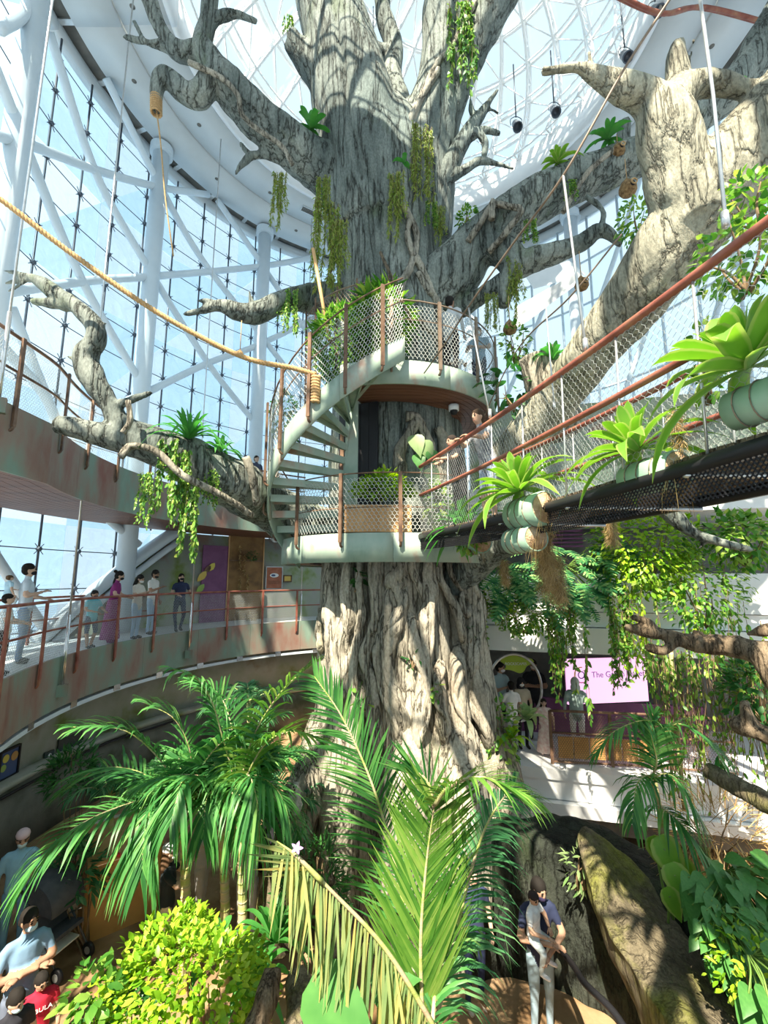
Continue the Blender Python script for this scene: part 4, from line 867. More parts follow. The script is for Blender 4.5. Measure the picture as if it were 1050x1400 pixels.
palm('palm with brown ringed stem and a drooping young frond between two taller palms', b2, t2, .065, [
    (fpx((303, 1120, 6.9), (307, 1085, 6.6), (318, 1085, 6.4), (322, 1115, 6.3), (320, 1150, 6.3)), dict(droop=.8, ang0=60)), (fpx((303, 1120, 6.9), (310, 1060, 6.9), (345, 1030, 6.8), (400, 1035, 6.6)), {}), (fpx((303, 1120, 6.9), (290, 1085, 6.6), (282, 1095, 6.4), (278, 1140, 6.3)), dict(droop=.8)),
    (fpx((303, 1120, 6.9), (305, 1040, 7.1), (330, 985, 7.2), (390, 975, 7.2)), {})], lmax=.62, w=.024)
b3 = np.array([at_y(333, 1290, 6.6)[0], 6.6, -4]); t3 = at_y(326, 1080, 6.5)
palm('palm with bright yellow-green stem whose fronds reach the walkway fascia', b3, t3, .06, [
    (fpx((326, 1085, 6.5), (307, 1017, 6.4), (290, 960, 6.2), (268, 927, 6.0), (235, 914, 5.8)), dict(droop=.6, lift=.15)), (fpx((326, 1085, 6.5), (345, 1010, 6.3), (385, 945, 6.1), (432, 905, 5.9)), dict(mat='palm_bright')),
    (fpx((326, 1085, 6.5), (360, 1020, 6.2), (400, 1000, 6.0), (440, 1010, 5.9)), dict(mat='palm_bright')), (fpx((326, 1085, 6.5), (320, 1010, 6.8), (300, 950, 7.0), (260, 930, 7.2)), {}), (fpx((326, 1085, 6.5), (350, 1060, 6.3), (385, 1090, 6.2), (395, 1150, 6.2)), dict(droop=.8)), (fpx((326, 1085, 6.5), (340, 1060, 6.2), (352, 1100, 6.0), (355, 1150, 6.0)), dict(droop=.7))], lmax=.72, w=.022, n=30)
# ---- dark bushy palms behind, under the walkway
for i, (u, v, y) in enumerate(((150, 1090, 8.2), (240, 1060, 8.3), (340, 960, 9.6), (395, 1110, 7.9))):
    base = at_y(u, v, y); base[2] = -4; top = at_y(u, v, y)
    t = thing('fan_palm', ['dark feathery palm against the rock wall under the walkway', 'dark feathery palm crowded behind the wooden box', 'dark feathery palm beside the trunk below the walkway fascia', 'dark feathery palm at the foot of the trunk near the lemur'][i], 'palm', base)
    MB().tube(cr([base, (base+top)/2+[.1, 0, 0], top], 5), .05, 8).build('stem', 'palm_stem', t, True)
    palm_fronds(t, [(arcfrond(top, 40*k+i*17, rnd.uniform(.8, 1.2), rnd.uniform(20, 65), .55), 20, .45, .016, dict(droop=.5)) for k in range(9)], 'palm_dark')
# ---- coconut palm in the foreground: huge fronds
cb = np.array([.35, 4.45, -4.0])
cp = thing('coconut_palm', 'young coconut palm with huge upright and drooping fronds before the trunk', 'palm', cb)
MB().lathe([(.16, -4), (.13, -3.6), (.09, -3.2)], 12, (cb[0], cb[1], 0)).build('stem', 'palm_stem', cp, True)
rach = lambda *q: np.vstack([cb+[0, 0, .7], fpx(*q)])
palm_fronds(cp, [
    (rach((579, 1420, 4.35), (575, 1290, 4.3), (583, 1180, 4.3), (594, 1098, 4.2)), 70, 1.05, .016, dict(ang0=17, ang1=40, lift=.08, droop=.0, t0=.38, lprof=lambda t: 1.25-.75*t, up=(0, -1, .05), mat='palm_bright', jit=.02)),
    (fpx((594, 1100, 4.2), (615, 1075, 4.0), (660, 1063, 3.8), (725, 1090, 3.7)), 40, .55, .012, dict(ang0=60, ang1=25, droop=.4, t0=.0, mat='palm_bright')),
    (fpx((592, 1104, 4.22), (585, 1070, 4.2), (560, 1045, 4.2)), 14, .50, .013, dict(ang0=35, ang1=10, droop=.0, t0=.0, up=(0, -1, 0), mat='palm_green')),
    (rach((565, 1380, 4.7), (550, 1230, 4.9), (515, 1090, 5.0), (470, 985, 5.0), (430, 925, 5.0)), 75, .78, .013, dict(ang0=62, ang1=30, lift=.1, droop=.18, t0=.35, up=(0, -1, .3), mat='palm_green')),
    (rach((592, 1400, 4.1), (525, 1295, 4.0), (450, 1215, 3.9), (405, 1170, 3.8), (378, 1150, 3.8)), 58, 1.0, .0125, dict(hang=True, droop=.0, t0=.36, mat='palm_yellow', lprof=lambda t: .55+.5*np.sin(PI*t))),
    (fpx((440, 1205, 3.86), (405, 1170, 3.8), (385, 1155, 3.8)), 14, .42, .013, dict(ang0=55, ang1=20, lift=.0, droop=.0, t0=.1, sides=(-1,), up=(0, -1, .0), mat='palm_yellow')),
    (rach((598, 1390, 4.5), (622, 1280, 4.7), (650, 1170, 4.8), (672, 1115, 4.8), (705, 1070, 4.7)), 70, .80, .014, dict(ang0=62, ang1=35, lift=.0, droop=.7, t0=.35, up=(0, -.7, .7), mat='palm_dark')),
    (rach((590, 1410, 4.2), (600, 1330, 4.4), (632, 1270, 4.7), (640, 1290, 5.0)), 34, .55, .016, dict(ang0=60, droop=.5, t0=.4, mat='palm_green')),
], 'palm_green', rr=.022)
# ---- strap-leaved plants: every leaf a part
def leaf_mesh(name, L, W, rise, bend, mat, n=9, fold=.22, wavy=0.0):
    s = np.linspace(0, 1, n); a = math.radians(rise); x = L*s*math.cos(a)*(1-.15*bend*s*s); z = L*s*math.sin(a)-bend*L*s**2.3
    w = W*np.array([min(1, .45+2.6*q)*(1-max(0, (q-.62)/.38)**1.8)+.015 for q in s]); b = MB()
    V = []; A = []
    for k in range(n): V += [[x[k], -w[k], z[k]+fold*w[k]], [x[k], 0, z[k]], [x[k], w[k], z[k]+fold*w[k]]]; A += [1, 0, 1]
    i = np.arange(n-1)[:, None]*3; j = np.arange(2)[None]
    F = np.stack([i+j, i+3+j, i+4+j, i+1+j], -1).reshape(-1, 4); b.add(V, F, 0, A)
    me = b.mesh(name, smooth=True); me.materials.append(M[mat]); return me
_lm = {}
def strap_plant(name, label, loc, n, L, W, mat='brom_leaf', group=None, rises=(75, 25), bends=(.25, .75), tilt=(0, 0), cat='plant', heart=None):
    key = (round(L, 2), round(W, 3), mat, rises, bends)
    if key not in _lm: _lm[key] = [leaf_mesh('leaf', L*(.75+.1*k), W, rises[0]+(rises[1]-rises[0])*k/4, bends[0]+(bends[1]-bends[0])*k/4, mat) for k in range(5)]
    t = thing(name, label, cat, loc, group); t.rotation_euler = (tilt[0], tilt[1], 0)
    for k in range(n):
        v = _lm[key][min(4, int(5*k/n))]; o = bpy.data.objects.new('leaf', v); COL.objects.link(o); o.parent = t
        o.rotation_euler = (rnd.uniform(-.15, .15), rnd.uniform(-.12, .12), k*2.399+rnd.uniform(-.2, .2)); s = rnd.uniform(.85, 1.12); o.scale = (s, s, s)
    if heart:
        me = leaf_mesh('bract', L*.32, W*.8, 78, .1, heart); 
        for k in range(5):
            o = bpy.data.objects.new('bract', me); COL.objects.link(o); o.parent = t; o.rotation_euler = (0, 0, k*1.26)
    return t
# pipe planters on the bridge side with bromeliads
def pipe_planter(label, c, L, r, dirv):
    t = thing('pipe_planter', label, 'planter', c); D = nrm(dirv); up = np.array([0, 0, 1.0]); S_ = nrm(np.cross(D, up)); U_ = np.cross(S_, D); rot = np.stack([S_, U_, D], 1)
    MB().lathe([(r*.9, -L/2), (r, -L/2), (r, L/2), (r*.9, L/2), (r*.9, -L/2+.02)], 20, c, rot=rot).build('pipe', 'pipe_green', t, True)
    for e in (-1, 1): MB().lathe([(0, -.02), (r*.9, -.02), (r*.88, .012), (0, .03)], 18, np.asarray(c)+D*e*(L/2-.01), rot=rot).build('fibre_plug', 'fibre_end', t, True)
    for e in (-.3, -.05, .22):
        p = np.asarray(c)+D*L*e; MB().tube(np.array([p+(S_*math.cos(q)+U_*math.sin(q))*(r+.004) for q in np.linspace(0, 2*PI, 21)]), .004, 4).build('tie_wire', 'wire_dark', t, True)
    b = MB(); n = 60; a = rng.uniform(0, 2*PI, n); p = np.asarray(c)+D*(L/2)+rng.normal(0, r*.35, (n, 3)); b.leaves(p, np.stack([.3*np.cos(a), .3*np.sin(a), -np.ones(n)], -1), (1, 0, 0), rng.uniform(.08, .3, n), .003, .1, (1, 1, .4)); b.build('dry_roots', 'dry_fibre', t, kind='stuff')
    return t
BDx = BD
pots = [(893, 650, 2.95, .40, .125, 'fat bromeliad with glossy yellow-rimmed leaves in the middle of the bridge side'), (725, 700, 4.2, .50, .16, 'bright bromeliad with orange heart on the bridge beside the boys'), (648, 742, 6.35, .45, .17, 'dark green bromeliad on the bridge end above the landing fascia'), (1052, 545, 2.15, .36, .11, 'broad-leaved bromeliad high on the outer end of the bridge')]
for i, (u, v, y, L, r, lab) in enumerate(pots):
    c = at_y(u, v, y); pipe_planter(['green pipe planter with fibre end under the fat bromeliad', 'green pipe planter with fibre end under the orange-hearted bromeliad', 'green pipe planter hung at the landing end of the bridge', 'green pipe planter at the outer end of the bridge'][i], c, L, r, BDx)
    Lf = [.60, .72, .80, .66][i]; up_ = np.array([-.10, -.02, r*.7+.08])
    strap_plant('bromeliad', lab, c+up_, [36, 40, 36, 30][i], Lf, [.040, .048, .042, .055][i], 'brom_leaf' if i != 2 else 'brom_dark', heart='brom_red' if i == 1 else None, tilt=(-.15, -.25), rises=(78, 12), bends=(.28, .55))
c = at_y(716, 738, 4.3); pipe_planter('second green pipe planter hanging below the orange-hearted bromeliad', c, .42, .13, BDx)
# epiphytes on the limbs
EP = [(762, 222, 8.1, 22, .52, .045, 'brom_leaf', 'leafy epiphyte perched on the long limb behind the bridge cable'), (832, 190, 8.0, 26, .58, .045, 'brom_dark', 'dark strap-leaved epiphyte on the long limb beside the weaver nest'), (756, 492, 7.4, 26, .55, .040, 'brom_dark', 'strap-leaved fern sprouting from the broken stump'), (258, 600, 6.9, 40, .85, .030, 'brom_dark', 'tall strap-leaved epiphyte on the low mossy limb by the upper walkway'), (302, 618, 7.2, 26, .52, .032, 'brom_dark', 'smaller strap-leaved epiphyte on the low mossy limb near the stair'), (895, 120, 5.6, 10, .22, .03, 'brom_leaf', 'small epiphyte tucked behind the forked limb'), (425, 175, 8.4, 12, .75, .07, 'brom_dark', 'broad-leaved epiphyte where the curled branch leaves the trunk'), (552, 222, 8.2, 5, .3, .05, 'brom_dark', 'small dark-leaved epiphyte in a crack of the upper trunk'),
      (1000, 118, 5.4, 8, .25, .03, 'brom_dark', 'small tuft behind the thick forked limb'), (720, 985, 8.3, 18, .50, .06, 'white_leaf', 'pale striped dracaena beside the balcony below the pink screen'), (700, 1010, 8.2, 14, .40, .05, 'lime_leaf', 'lime-coloured plant against the trunk foot beside the balcony'), (375, 1290, 6.2, 30, .85, .035, 'brom_dark', 'clump of long dark strap leaves beside the palm stems'), (350, 1340, 5.8, 22, .60, .03, 'brom_dark', 'clump of strap leaves behind the lime shrub'), (300, 1290, 6.2, 8, .55, .06, 'brom_dark', 'broad-leaved lily at the foot of the palm stems')]
for (u, v, y, n, L, W, m_, lab) in EP: strap_plant('epiphyte' if y < 8.15 and v < 700 else 'strap_plant', lab, at_y(u, v, y), n, L, W, m_)
# ---- leaf templates
def leaf_T(outline, L, cup=.15):
    """outline: half-width at stations along the midrib (fractions of L); returns template lying along +x, normal +z"""
    n = len(outline); V = []; A = []
    for k, (s, w) in enumerate(outline):
        z = -cup*L*s*s
        V += [[s*L, -w*L, z+.18*w*L], [s*L, 0, z], [s*L, w*L, z+.18*w*L]]; A += [1, 0, 1]
    i = np.arange(n-1)[:, None]*3; j = np.arange(2)[None]; F = np.stack([i+j, i+3+j, i+4+j, i+1+j], -1).reshape(-1, 4)
    return np.array(V), [F], np.array(A, float)
T_oval = leaf_T([(0, .03), (.2, .2), (.5, .27), (.8, .16), (1, .01)], 1)
T_heart = leaf_T([(-.22, .16), (-.12, .34), (.05, .42), (.3, .37), (.6, .22), (.85, .07), (1, .01)], 1)
T_straw = leaf_T([(0, .012), (.5, .016), (1, .003)], 1)
T_lance = leaf_T([(0, .02), (.3, .12), (.65, .1), (1, .005)], 1)
T_arum = leaf_T([(-.3, .2), (-.2, .36), (0, .45), (.15, .43), (.4, .36), (.65, .22), (.85, .09), (1, .01)], 1, .25)
def monst():
    b = MB(); b.merge(_mbT(leaf_T([(-.15, .05), (0, .10), (.5, .09), (1, .01)], 1, .2)))
    for k in range(7):
        s = -.1+.16*k; 
        for sd in (-1, 1):
            L_ = .46*math.sin(PI*(.25+.10*k)); a = math.radians(88-7*k); D = np.array([math.cos(a), sd*math.sin(a), .1])
            b.leaves([[s, 0, -.2*s*s*(s > 0)]], [D], [0, 0, 1.0], L_, .062, .15, (.8, 1, .9, .3))
    return b
def _mbT(T):
    b = MB(); b.add(T[0], T[1], 0, T[2]); return b
T_mon = monst()
def mats_for(P, D, N, S):
    """frames: x along D, z near N, uniform scale S"""
    D = nrm(D); N = np.broadcast_to(N, D.shape); Y = nrm(np.cross(N, D)); Z = np.cross(D, Y); m = np.zeros((len(P), 4, 4)); S = np.broadcast_to(np.asarray(S, float), (len(P),))
    m[:, :3, 0] = D*S[:, None]; m[:, :3, 1] = Y*S[:, None]; m[:, :3, 2] = Z*S[:, None]; m[:, :3, 3] = P; m[:, 3, 3] = 1; return m
def rdir(n): return nrm(rng.normal(0, 1, (n, 3)))
def bush(name, label, c, rad, n, size, mat, T=T_oval, stems=6, group=None, cat='shrub', droop=.2, full=False, root=None):
    """ball of leaves over woody stems"""
    c = np.asarray(c, float); rad = np.asarray(rad, float); t = thing(name, label, cat, c if root is None else root, group)
    d = rdir(n); d[:, 2] = np.abs(d[:, 2]) if not full else d[:, 2]
    lump = 1+.22*vnoise(d*2.5+c, 3)
    P = c+d*rad*(rng.uniform(.45, 1, n)**.5)[:, None]*lump[:, None]
    D = d+rdir(n)*.7; D[:, 2] -= droop; b = MB(); b.stamp(T, mats_for(P, D, d+[0, 0, .8], size*rng.uniform(.6, 1.25, n))); b.build('foliage', mat, t, True, kind='stuff')
    s = MB(); r0 = c+np.array([0, 0, -rad[2]*.9]) if root is None else np.asarray(root, float)
    for k in range(stems):
        e = c+rdir(1)[0]*rad*.75; s.tube(cr([r0+rng.normal(0, .03, 3), (r0+e)/2+rng.normal(0, .1, 3)*rad, e], 4), np.linspace(.016, .006, 9), 5)
    s.build('stems', 'stem_brown', t, True); return t
def vine_mesh(L, nl, size, T, sway=.06, strands=1, width=.1, seed=0):
    s = MB(); b = MB(); r = np.random.default_rng(seed)
    for k in range(strands):
        x0 = r.uniform(-width, width); y0 = r.uniform(-.05, .05); Lk = L*r.uniform(.55, 1); q = np.linspace(0, 1, 10)
        P = np.stack([x0+sway*np.sin(q*5+r.uniform(0, 6))*q, y0+sway*np.cos(q*4+r.uniform(0, 6))*q, -Lk*q], -1); s.tube(P, .0045, 4)
        n = max(3, int(nl*Lk/L)); t = r.uniform(0, 1, n); f = pathfn(P); C = f(t*f.len); D = r.normal(0, 1, (n, 3)); D[:, 2] = -np.abs(D[:, 2])*.8-.3
        b.stamp(T, mats_for(C, D, r.normal(0, .5, (n, 3))+[0, -1, .7], size*r.uniform(.6, 1.2, n)))
    return s, b
def vine_proto(name, label, group, mat, *a, **k):
    s, b = vine_mesh(*a, **k); t = thing(name, label, 'vine', (0, 0, 0), group); s.build('stem', 'stem_brown', t, True); b.build('foliage', mat, t, True, kind='stuff'); return t
# shrubs
bush('lime_shrub', 'dense lime-green shrub glowing in the sun at the foot of the palms', at_y(252, 1372, 5.0), (.85, .6, .62), 2600, .085, 'lime_leaf', root=np.array([-1.6, 5.2, -4]))
bush('lime_shrub', 'small upright tuft of lime shrub against the palm stem', at_y(262, 1285, 5.6), (.22, .2, .35), 300, .08, 'lime_leaf', root=np.array([-2.0, 5.7, -4]))
bush('leafy_shrub', 'open shrub with pale oval leaves beside the boy in red', at_y(124, 1372, 4.6), (.22, .2, .28), 70, .12, 'vine_leaf', T_oval, 9, root=np.array([-2.55, 4.5, -4]))
bush('leafy_shrub', 'low dark green shrub under the lime shrub', at_y(170, 1395, 4.8), (.35, .3, .25), 220, .09, 'vine_dark', root=np.array([-2.2, 4.9, -4]))
bush('leafy_shrub', 'dark shrubbery filling the corner below the walkway beside the stroller', at_y(95, 1075, 8.2), (.5, .3, .7), 420, .16, 'vine_dark', T_lance, root=np.array([-5.2, 8.0, -4]))
bush('leafy_shrub', 'shrub with lance leaves between the stroller and the wooden box', at_y(100, 1215, 7.6), (.45, .3, .7), 420, .2, 'palm_dark', T_lance, root=np.array([-4.5, 7.5, -4]))
bush('leafy_shrub', 'dark undergrowth beside the trunk foot behind the coconut fronds', at_y(430, 1230, 6.7), (.5, .4, .8), 500, .14, 'vine_dark', T_lance, root=np.array([-.9, 6.6, -4]))
# big single leaves low in the middle
bl = thing('taro_plant', 'broad pale green taro leaf under the yellowing frond', 'plant', at_y(470, 1420, 4.0))
for (u, v, y, S_, az, el) in ((440, 1358, 3.9, .55, -20, -25), (520, 1350, 4.2, .35, 30, 10)):
    b = MB(); p = at_y(u, v, y); a = math.radians(az); D = np.array([[math.cos(a), math.sin(a)*.5-.2, math.sin(math.radians(el))]]); b.stamp(T_heart, mats_for(p[None], D, np.array([0, -.5, 1.0]), S_)); b.build('leaf', 'arum_leaf', bl, True)
MB().tube(cr([at_y(470, 1480, 4.1), at_y(450, 1400, 4.0), at_y(448, 1365, 3.95)], 4), .012, 6).build('stalk', 'stem_green', bl, True)
# ---- moss and vine curtains on the tree
mossp = [vine_proto('moss_curtain', 'x', 'moss curtains on the tree', 'moss_strand', 1.0, 130, .075, T_lance, .05, 14, .22, seed=11+k) for k in range(2)]
ivyp = [vine_proto('trailing_vine', 'x', 'leafy trails on the tree', 'vine_leaf', 1.0, 80, .075, T_oval, .06, 10, .22, seed=21+k) for k in range(2)]
MOSS = [(448, 275, 8.25, 2.2, 'moss curtain hanging beside the upper trunk above the mesh guard', 0), (443, 240, 8.2, 1.2, 'moss tangle where the curled branch joins the trunk', 0), (462, 300, 8.2, 1.7, 'second moss curtain close against the trunk edge', 1), (540, 235, 8.15, 1.7, 'yellow moss strip down a groove of the trunk', 1), (578, 170, 8.4, 2.0, 'moss strip hanging from the fork of the trunk', 0), (600, 280, 8.6, 1.1, 'bushy moss clump at the root of the small twiggy branch', 1), (381, 235, 8.5, 1.5, 'single moss trail hanging from the curled branch', 1), (700, 350, 8.2, 1.5, 'moss trail hanging from the knobbly limb', 1), (672, 400, 8.3, .9, 'moss tuft hanging at the end of the knobbly limb', 0)]
def place_list(protos, L, y0=None):
    used = set()
    for (u, v, y, s, lab, k) in L:
        o = protos[k] if k not in used else copy_tree(protos[k]); used.add(k)
        o.location = tuple(at_y(u, v, y)); o.scale = (max(.6, s*.55), max(.6, s*.55), s); o.rotation_euler = (0, 0, rnd.uniform(-.3, .3)); o['label'] = lab
place_list(mossp, MOSS)
IVY = [(400, 395, 8.2, 1.1, 'leafy vine draped over the low branch beside the mesh guard', 0), (388, 402, 8.3, .7, 'short vine tuft on the low branch', 1), (232, 600, 6.7, 1.35, 'thick leafy trail falling from the low limb over the walkway fascia', 0), (250, 615, 6.8, 1.4, 'second leafy trail beside the tall strap-leaved epiphyte', 1), (262, 655, 6.9, 1.4, 'long pale vine trailing below the low limb towards the palms', 0), (200, 645, 6.6, .9, 'thin vine trail near the broken limb end', 1), (290, 640, 7.1, .7, 'short trail below the smaller strap-leaved epiphyte', 1), (395, 20, 8.8, .6, 'dark leafy tuft hanging on the broken stub', 1), (440, 250, 8.3, .9, 'leafy tuft at the base of the curled branch', 0), (590, 275, 8.5, .7, 'leafy clump under the twiggy branch', 0), (630, 0, 8.4, 2.6, 'long thin vine hanging from the steep limb', 1), (725, 300, 8.1, .6, 'vine loop on the long limb', 0), (780, 245, 8.0, .5, 'short vine tuft on the long limb by the bridge cable', 1)]
place_list(ivyp, IVY)
# foliage beside the stair and in the landing planters
bush('fern_bed', 'ferns and yellow-green leaves behind the mesh guard above the stair', at_y(470, 470, 7.7), (.62, .30, .75), 1700, .18, 'palm_bright', T_lance, cat='fern', full=True)
bush('fern_bed', 'tall grassy ferns against the trunk behind the chicken wire', at_y(520, 445, 7.6), (.50, .3, .75), 900, .30, 'vine_leaf', T_lance, cat='fern', full=True)
bush('leafy_shrub', 'leafy climber on the wire at the outer turn of the spiral stair', at_y(390, 575, 7.7), (.22, .25, .55), 260, .11, 'vine_dark', full=True)
bush('leafy_shrub', 'yellow-green planting in the plywood planter box', at_y(525, 680, 7.5), (.55, .22, .48), 800, .085, 'lime_leaf')
bush('leafy_shrub', 'heart-leaved climber on the trunk beside the landing opening', at_y(597, 690, 7.6), (.22, .15, .45), 120, .16, 'vine_leaf', T_heart, full=True)
bush('leafy_shrub', 'trailing plant tumbling from the planter at the landing end of the bridge', at_y(640, 735, 6.2), (.25, .2, .22), 200, .09, 'vine_leaf', full=True)
ph = thing('climbing_arum', 'climbing arum with mottled heart leaves on the trunk inside the landing', 'plant', at_y(585, 600, 7.8))
for (u, v, S_) in ((568, 600, .38), (580, 608, .36), (572, 625, .3), (588, 645, .34), (590, 620, .28)):
    b = MB(); b.stamp(T_heart, mats_for(at_y(u, v, 7.6)[None], np.array([[.2, -.2, -1.0]])+rng.normal(0, .15, (1, 3)), np.array([0, -1.0, .3]), S_)); b.build('leaf', 'white_leaf' if S_ > .33 else 'arum_leaf', ph, True)
# ---- plants of the balconies
def mon_clump(label, c, rad, n, size, mat='monstera_leaf', T=None, name='monstera', cat='plant'):
    t = thing(name, label, cat, c); Tm = T_mon if T is None else _mbT(T); me = [None]*3
    for k in range(3): me[k] = Tm.mesh('leaf', smooth=True); me[k].materials.append(M[mat])
    s = MB()
    for k in range(n):
        d = rdir(1)[0]; d[1] = -abs(d[1]); p = np.asarray(rad)*d*rnd.uniform(.6, 1); D = np.array([d[0]*.8, -.5+d[1]*.4, -.55+.5*d[2]])+rng.normal(0, .2, 3)
        mm = mats_for(p[None], D[None], np.array([0, -.8, .9]), size*rnd.uniform(.7, 1.2))[0]
        o = bpy.data.objects.new('leaf', me[k % 3]); COL.objects.link(o); o.parent = t; o.matrix_local = Matrix(mm.tolist())
        s.tube(cr([np.asarray(c)+[p[0]*.2, .15, rad[2]*.3], np.asarray(c)+p*.6+[0, .05, .1], np.asarray(c)+p], 4), .008, 4)
    s.build('stalks', 'stem_green', t, True); return t
mon_clump('monstera spilling over the white fascia under the bridge planters', at_y(690, 790, 8.6), (.7, .45, .55), 42, .34)
mon_clump('monstera with pale splashes hanging beside the plum louvres', at_y(775, 790, 8.5), (.85, .45, .75), 56, .34)
mon_clump('monstera with large cut leaves between the louvres and the lime creeper', at_y(830, 770, 8.5), (.5, .4, .6), 30, .34)
bush('creeper', 'lime creeper cascading over the white balcony fascia', at_y(885, 745, 8.2), (1.0, .45, .95), 2400, .11, 'lime_leaf', full=True, cat='creeper')
bush('creeper', 'lime creeper thinning out beside the white wall end', at_y(960, 800, 8.0), (.75, .4, .85), 1000, .10, 'vine_leaf', full=True, cat='creeper')
bush('creeper', 'green creeper below the monstera on the white fascia', at_y(720, 845, 8.7), (.7, .3, .3), 500, .10, 'vine_leaf', full=True, cat='creeper')
bush('creeper', 'pale creeper high beside the purple louvres under the thin branch', at_y(1015, 735, 7.6), (.6, .4, .5), 520, .12, 'vine_leaf', T_heart, full=True, cat='creeper')
bush('leafy_shrub', 'dark glossy bush beside the forked dead branch', at_y(1035, 945, 7.0), (.45, .4, .55), 420, .13, 'vine_dark', full=True)
tr = [vine_proto('trailing_vine', 'leafy vine hanging over the white balcony fascia', 'vines hanging over the balcony', 'vine_leaf', 1.0, 26, .085, T_oval, .05, 2, .06, seed=41+k) for k in range(3)]+[vine_proto('trailing_vine', 'leafy vine hanging over the white balcony fascia', 'vines hanging over the balcony', 'lime_leaf', 1.0, 30, .075, T_oval, .06, 2, .07, seed=51)]
first = set()
for k in range(74):
    u = rnd.choice([rnd.uniform(655, 745), rnd.uniform(745, 800), rnd.uniform(835, 885), rnd.uniform(870, 1050)]); y = 8.55-(u-650)*.0022; v = rnd.uniform(800, 850) if u < 880 else rnd.uniform(700, 860); j = rnd.randrange(4); s = rnd.uniform(.3, .75) if u < 745 else rnd.uniform(.8, 1.9)
    o = tr[j] if j not in first else copy_tree(tr[j]); first.add(j); o['label'] = 'leafy vine hanging below the monstera between trunk and screen' if u < 760 else ('leafy vine dangling before the pink screen' if u < 880 else 'leafy vine falling from the lime creeper beside the dead branch'); o.location = tuple(at_y(u, v, y)); o.scale = (1, 1, s); o.rotation_euler = (0, 0, rnd.uniform(0, 6))
fib = vine_proto('root_tassel', 'x', 'hanging root tassels under the bridge', 'dry_fibre', 1.0, 70, .30, T_straw, .12, 14, .16, seed=61)
TAS = [(745, 720, 4.6, .55, 'brown root tassel under the orange-hearted bromeliad'), (762, 760, 5.0, .6, 'brown root tassel between the two green pipe planters'), (745, 745, 6.0, .75, 'long brown root tassel over the monstera'), (925, 560, 2.75, .3, 'root tassel on the bridge netting beside the fat bromeliad'), (835, 700, 7.0, .6, 'brown root tassel beside the plum louvres'), (690, 765, 6.2, .4, 'short brown root tassel below the landing planter')]
for k, (u, v, y, s, lab) in enumerate(TAS):
    o = fib if k == 0 else copy_tree(fib); o.location = tuple(at_y(u, v, y)); o.scale = (s*.7, s*.7, s); o['label'] = lab
# liana curtain and bamboo by the balcony
li = [vine_proto('liana', 'thin tan liana hanging in the curtain beside the pink screen', 'lianas beside the pink screen', 'vine_leaf', 1.0, 12, .075, T_oval, .10, 2, .05, seed=71+k) for k in range(2)]
first = set()
for k in range(70):
    u = rnd.uniform(885, 1050); j = k % 2; o = li[j] if j not in first else copy_tree(li[j]); first.add(j)
    o['label'] = 'thin tan liana hanging between the pink screen and the bamboo pole' if u < 935 else 'thin tan liana hanging behind the forked dead branch'
    o.location = tuple(at_y(u, rnd.uniform(880, 920), rnd.uniform(7.2, 8.0))); o.scale = (1, 1, rnd.uniform(1.2, 2.6)); o.rotation_euler = (0, 0, rnd.uniform(0, 6))
for k, (u0, v0, u1, v1, y) in enumerate(((917, 890, 930, 1045, 8.0), (905, 895, 918, 1050, 8.1))):
    P = cr([at_y(u0, v0, y), at_y((u0+u1)/2, (v0+v1)/2, y), at_y(u1, v1, y)], 6); P = np.vstack([P, [P[-1][0], P[-1][1], -2.29]]); b = thing('bamboo_pole', ['yellow bamboo pole leaning at the end of the balcony railing', 'thin yellow bamboo pole next to the leaning one'][k], 'pole', P[-1])
    MB().tube(P, .035-.012*k, 8).build('culm', 'palm_stem', b, True)
    for s in range(0, len(P)-1, 2): MB().lathe([(.03, -.012), (.042-.012*k, 0), (.03, .012)], 8, P[s]).build('node', 'wood_panel', b, True)
# feathery palm on the balcony edge
t = thing('palm_tree', 'feathery dark palm standing before the rusty balcony railing', 'palm', np.array([4.2, 7.1, -4.0])); top = at_y(893, 1060, 6.4)
MB().tube(cr([np.array([4.2, 7.1, -4.0]), (np.array([4.3, 7.1, -4])+top)/2, top], 5), .04, 8).build('stem', 'palm_stem', t, True)
palm_fronds(t, [(fpx((893, 1060, 6.4), (900, 1010, 6.3), (885, 985, 6.1), (840, 1000, 5.9), (815, 1030, 5.9)), 26, .5, .018, dict(droop=.5)), (fpx((893, 1060, 6.4), (905, 1010, 6.3), (930, 990, 6.1), (975, 1020, 5.9), (985, 1045, 5.9)), 26, .5, .018, dict(droop=.5)), (fpx((893, 1060, 6.4), (898, 1040, 6.2), (890, 1000, 6.1), (895, 975, 6.1)), 24, .55, .018, dict(droop=.3)),
    (fpx((893, 1075, 6.4), (900, 1060, 6.2), (925, 1065, 6.0), (955, 1120, 5.9)), 22, .5, .02, dict(droop=.8)), (fpx((893, 1075, 6.4), (885, 1060, 6.2), (870, 1075, 6.0), (865, 1120, 5.9)), 20, .45, .02, dict(droop=.8)), (fpx((893, 1100, 6.4), (905, 1105, 6.2), (930, 1125, 6.0), (960, 1165, 5.9)), 22, .5, .022, dict(droop=.8))], 'palm_green')
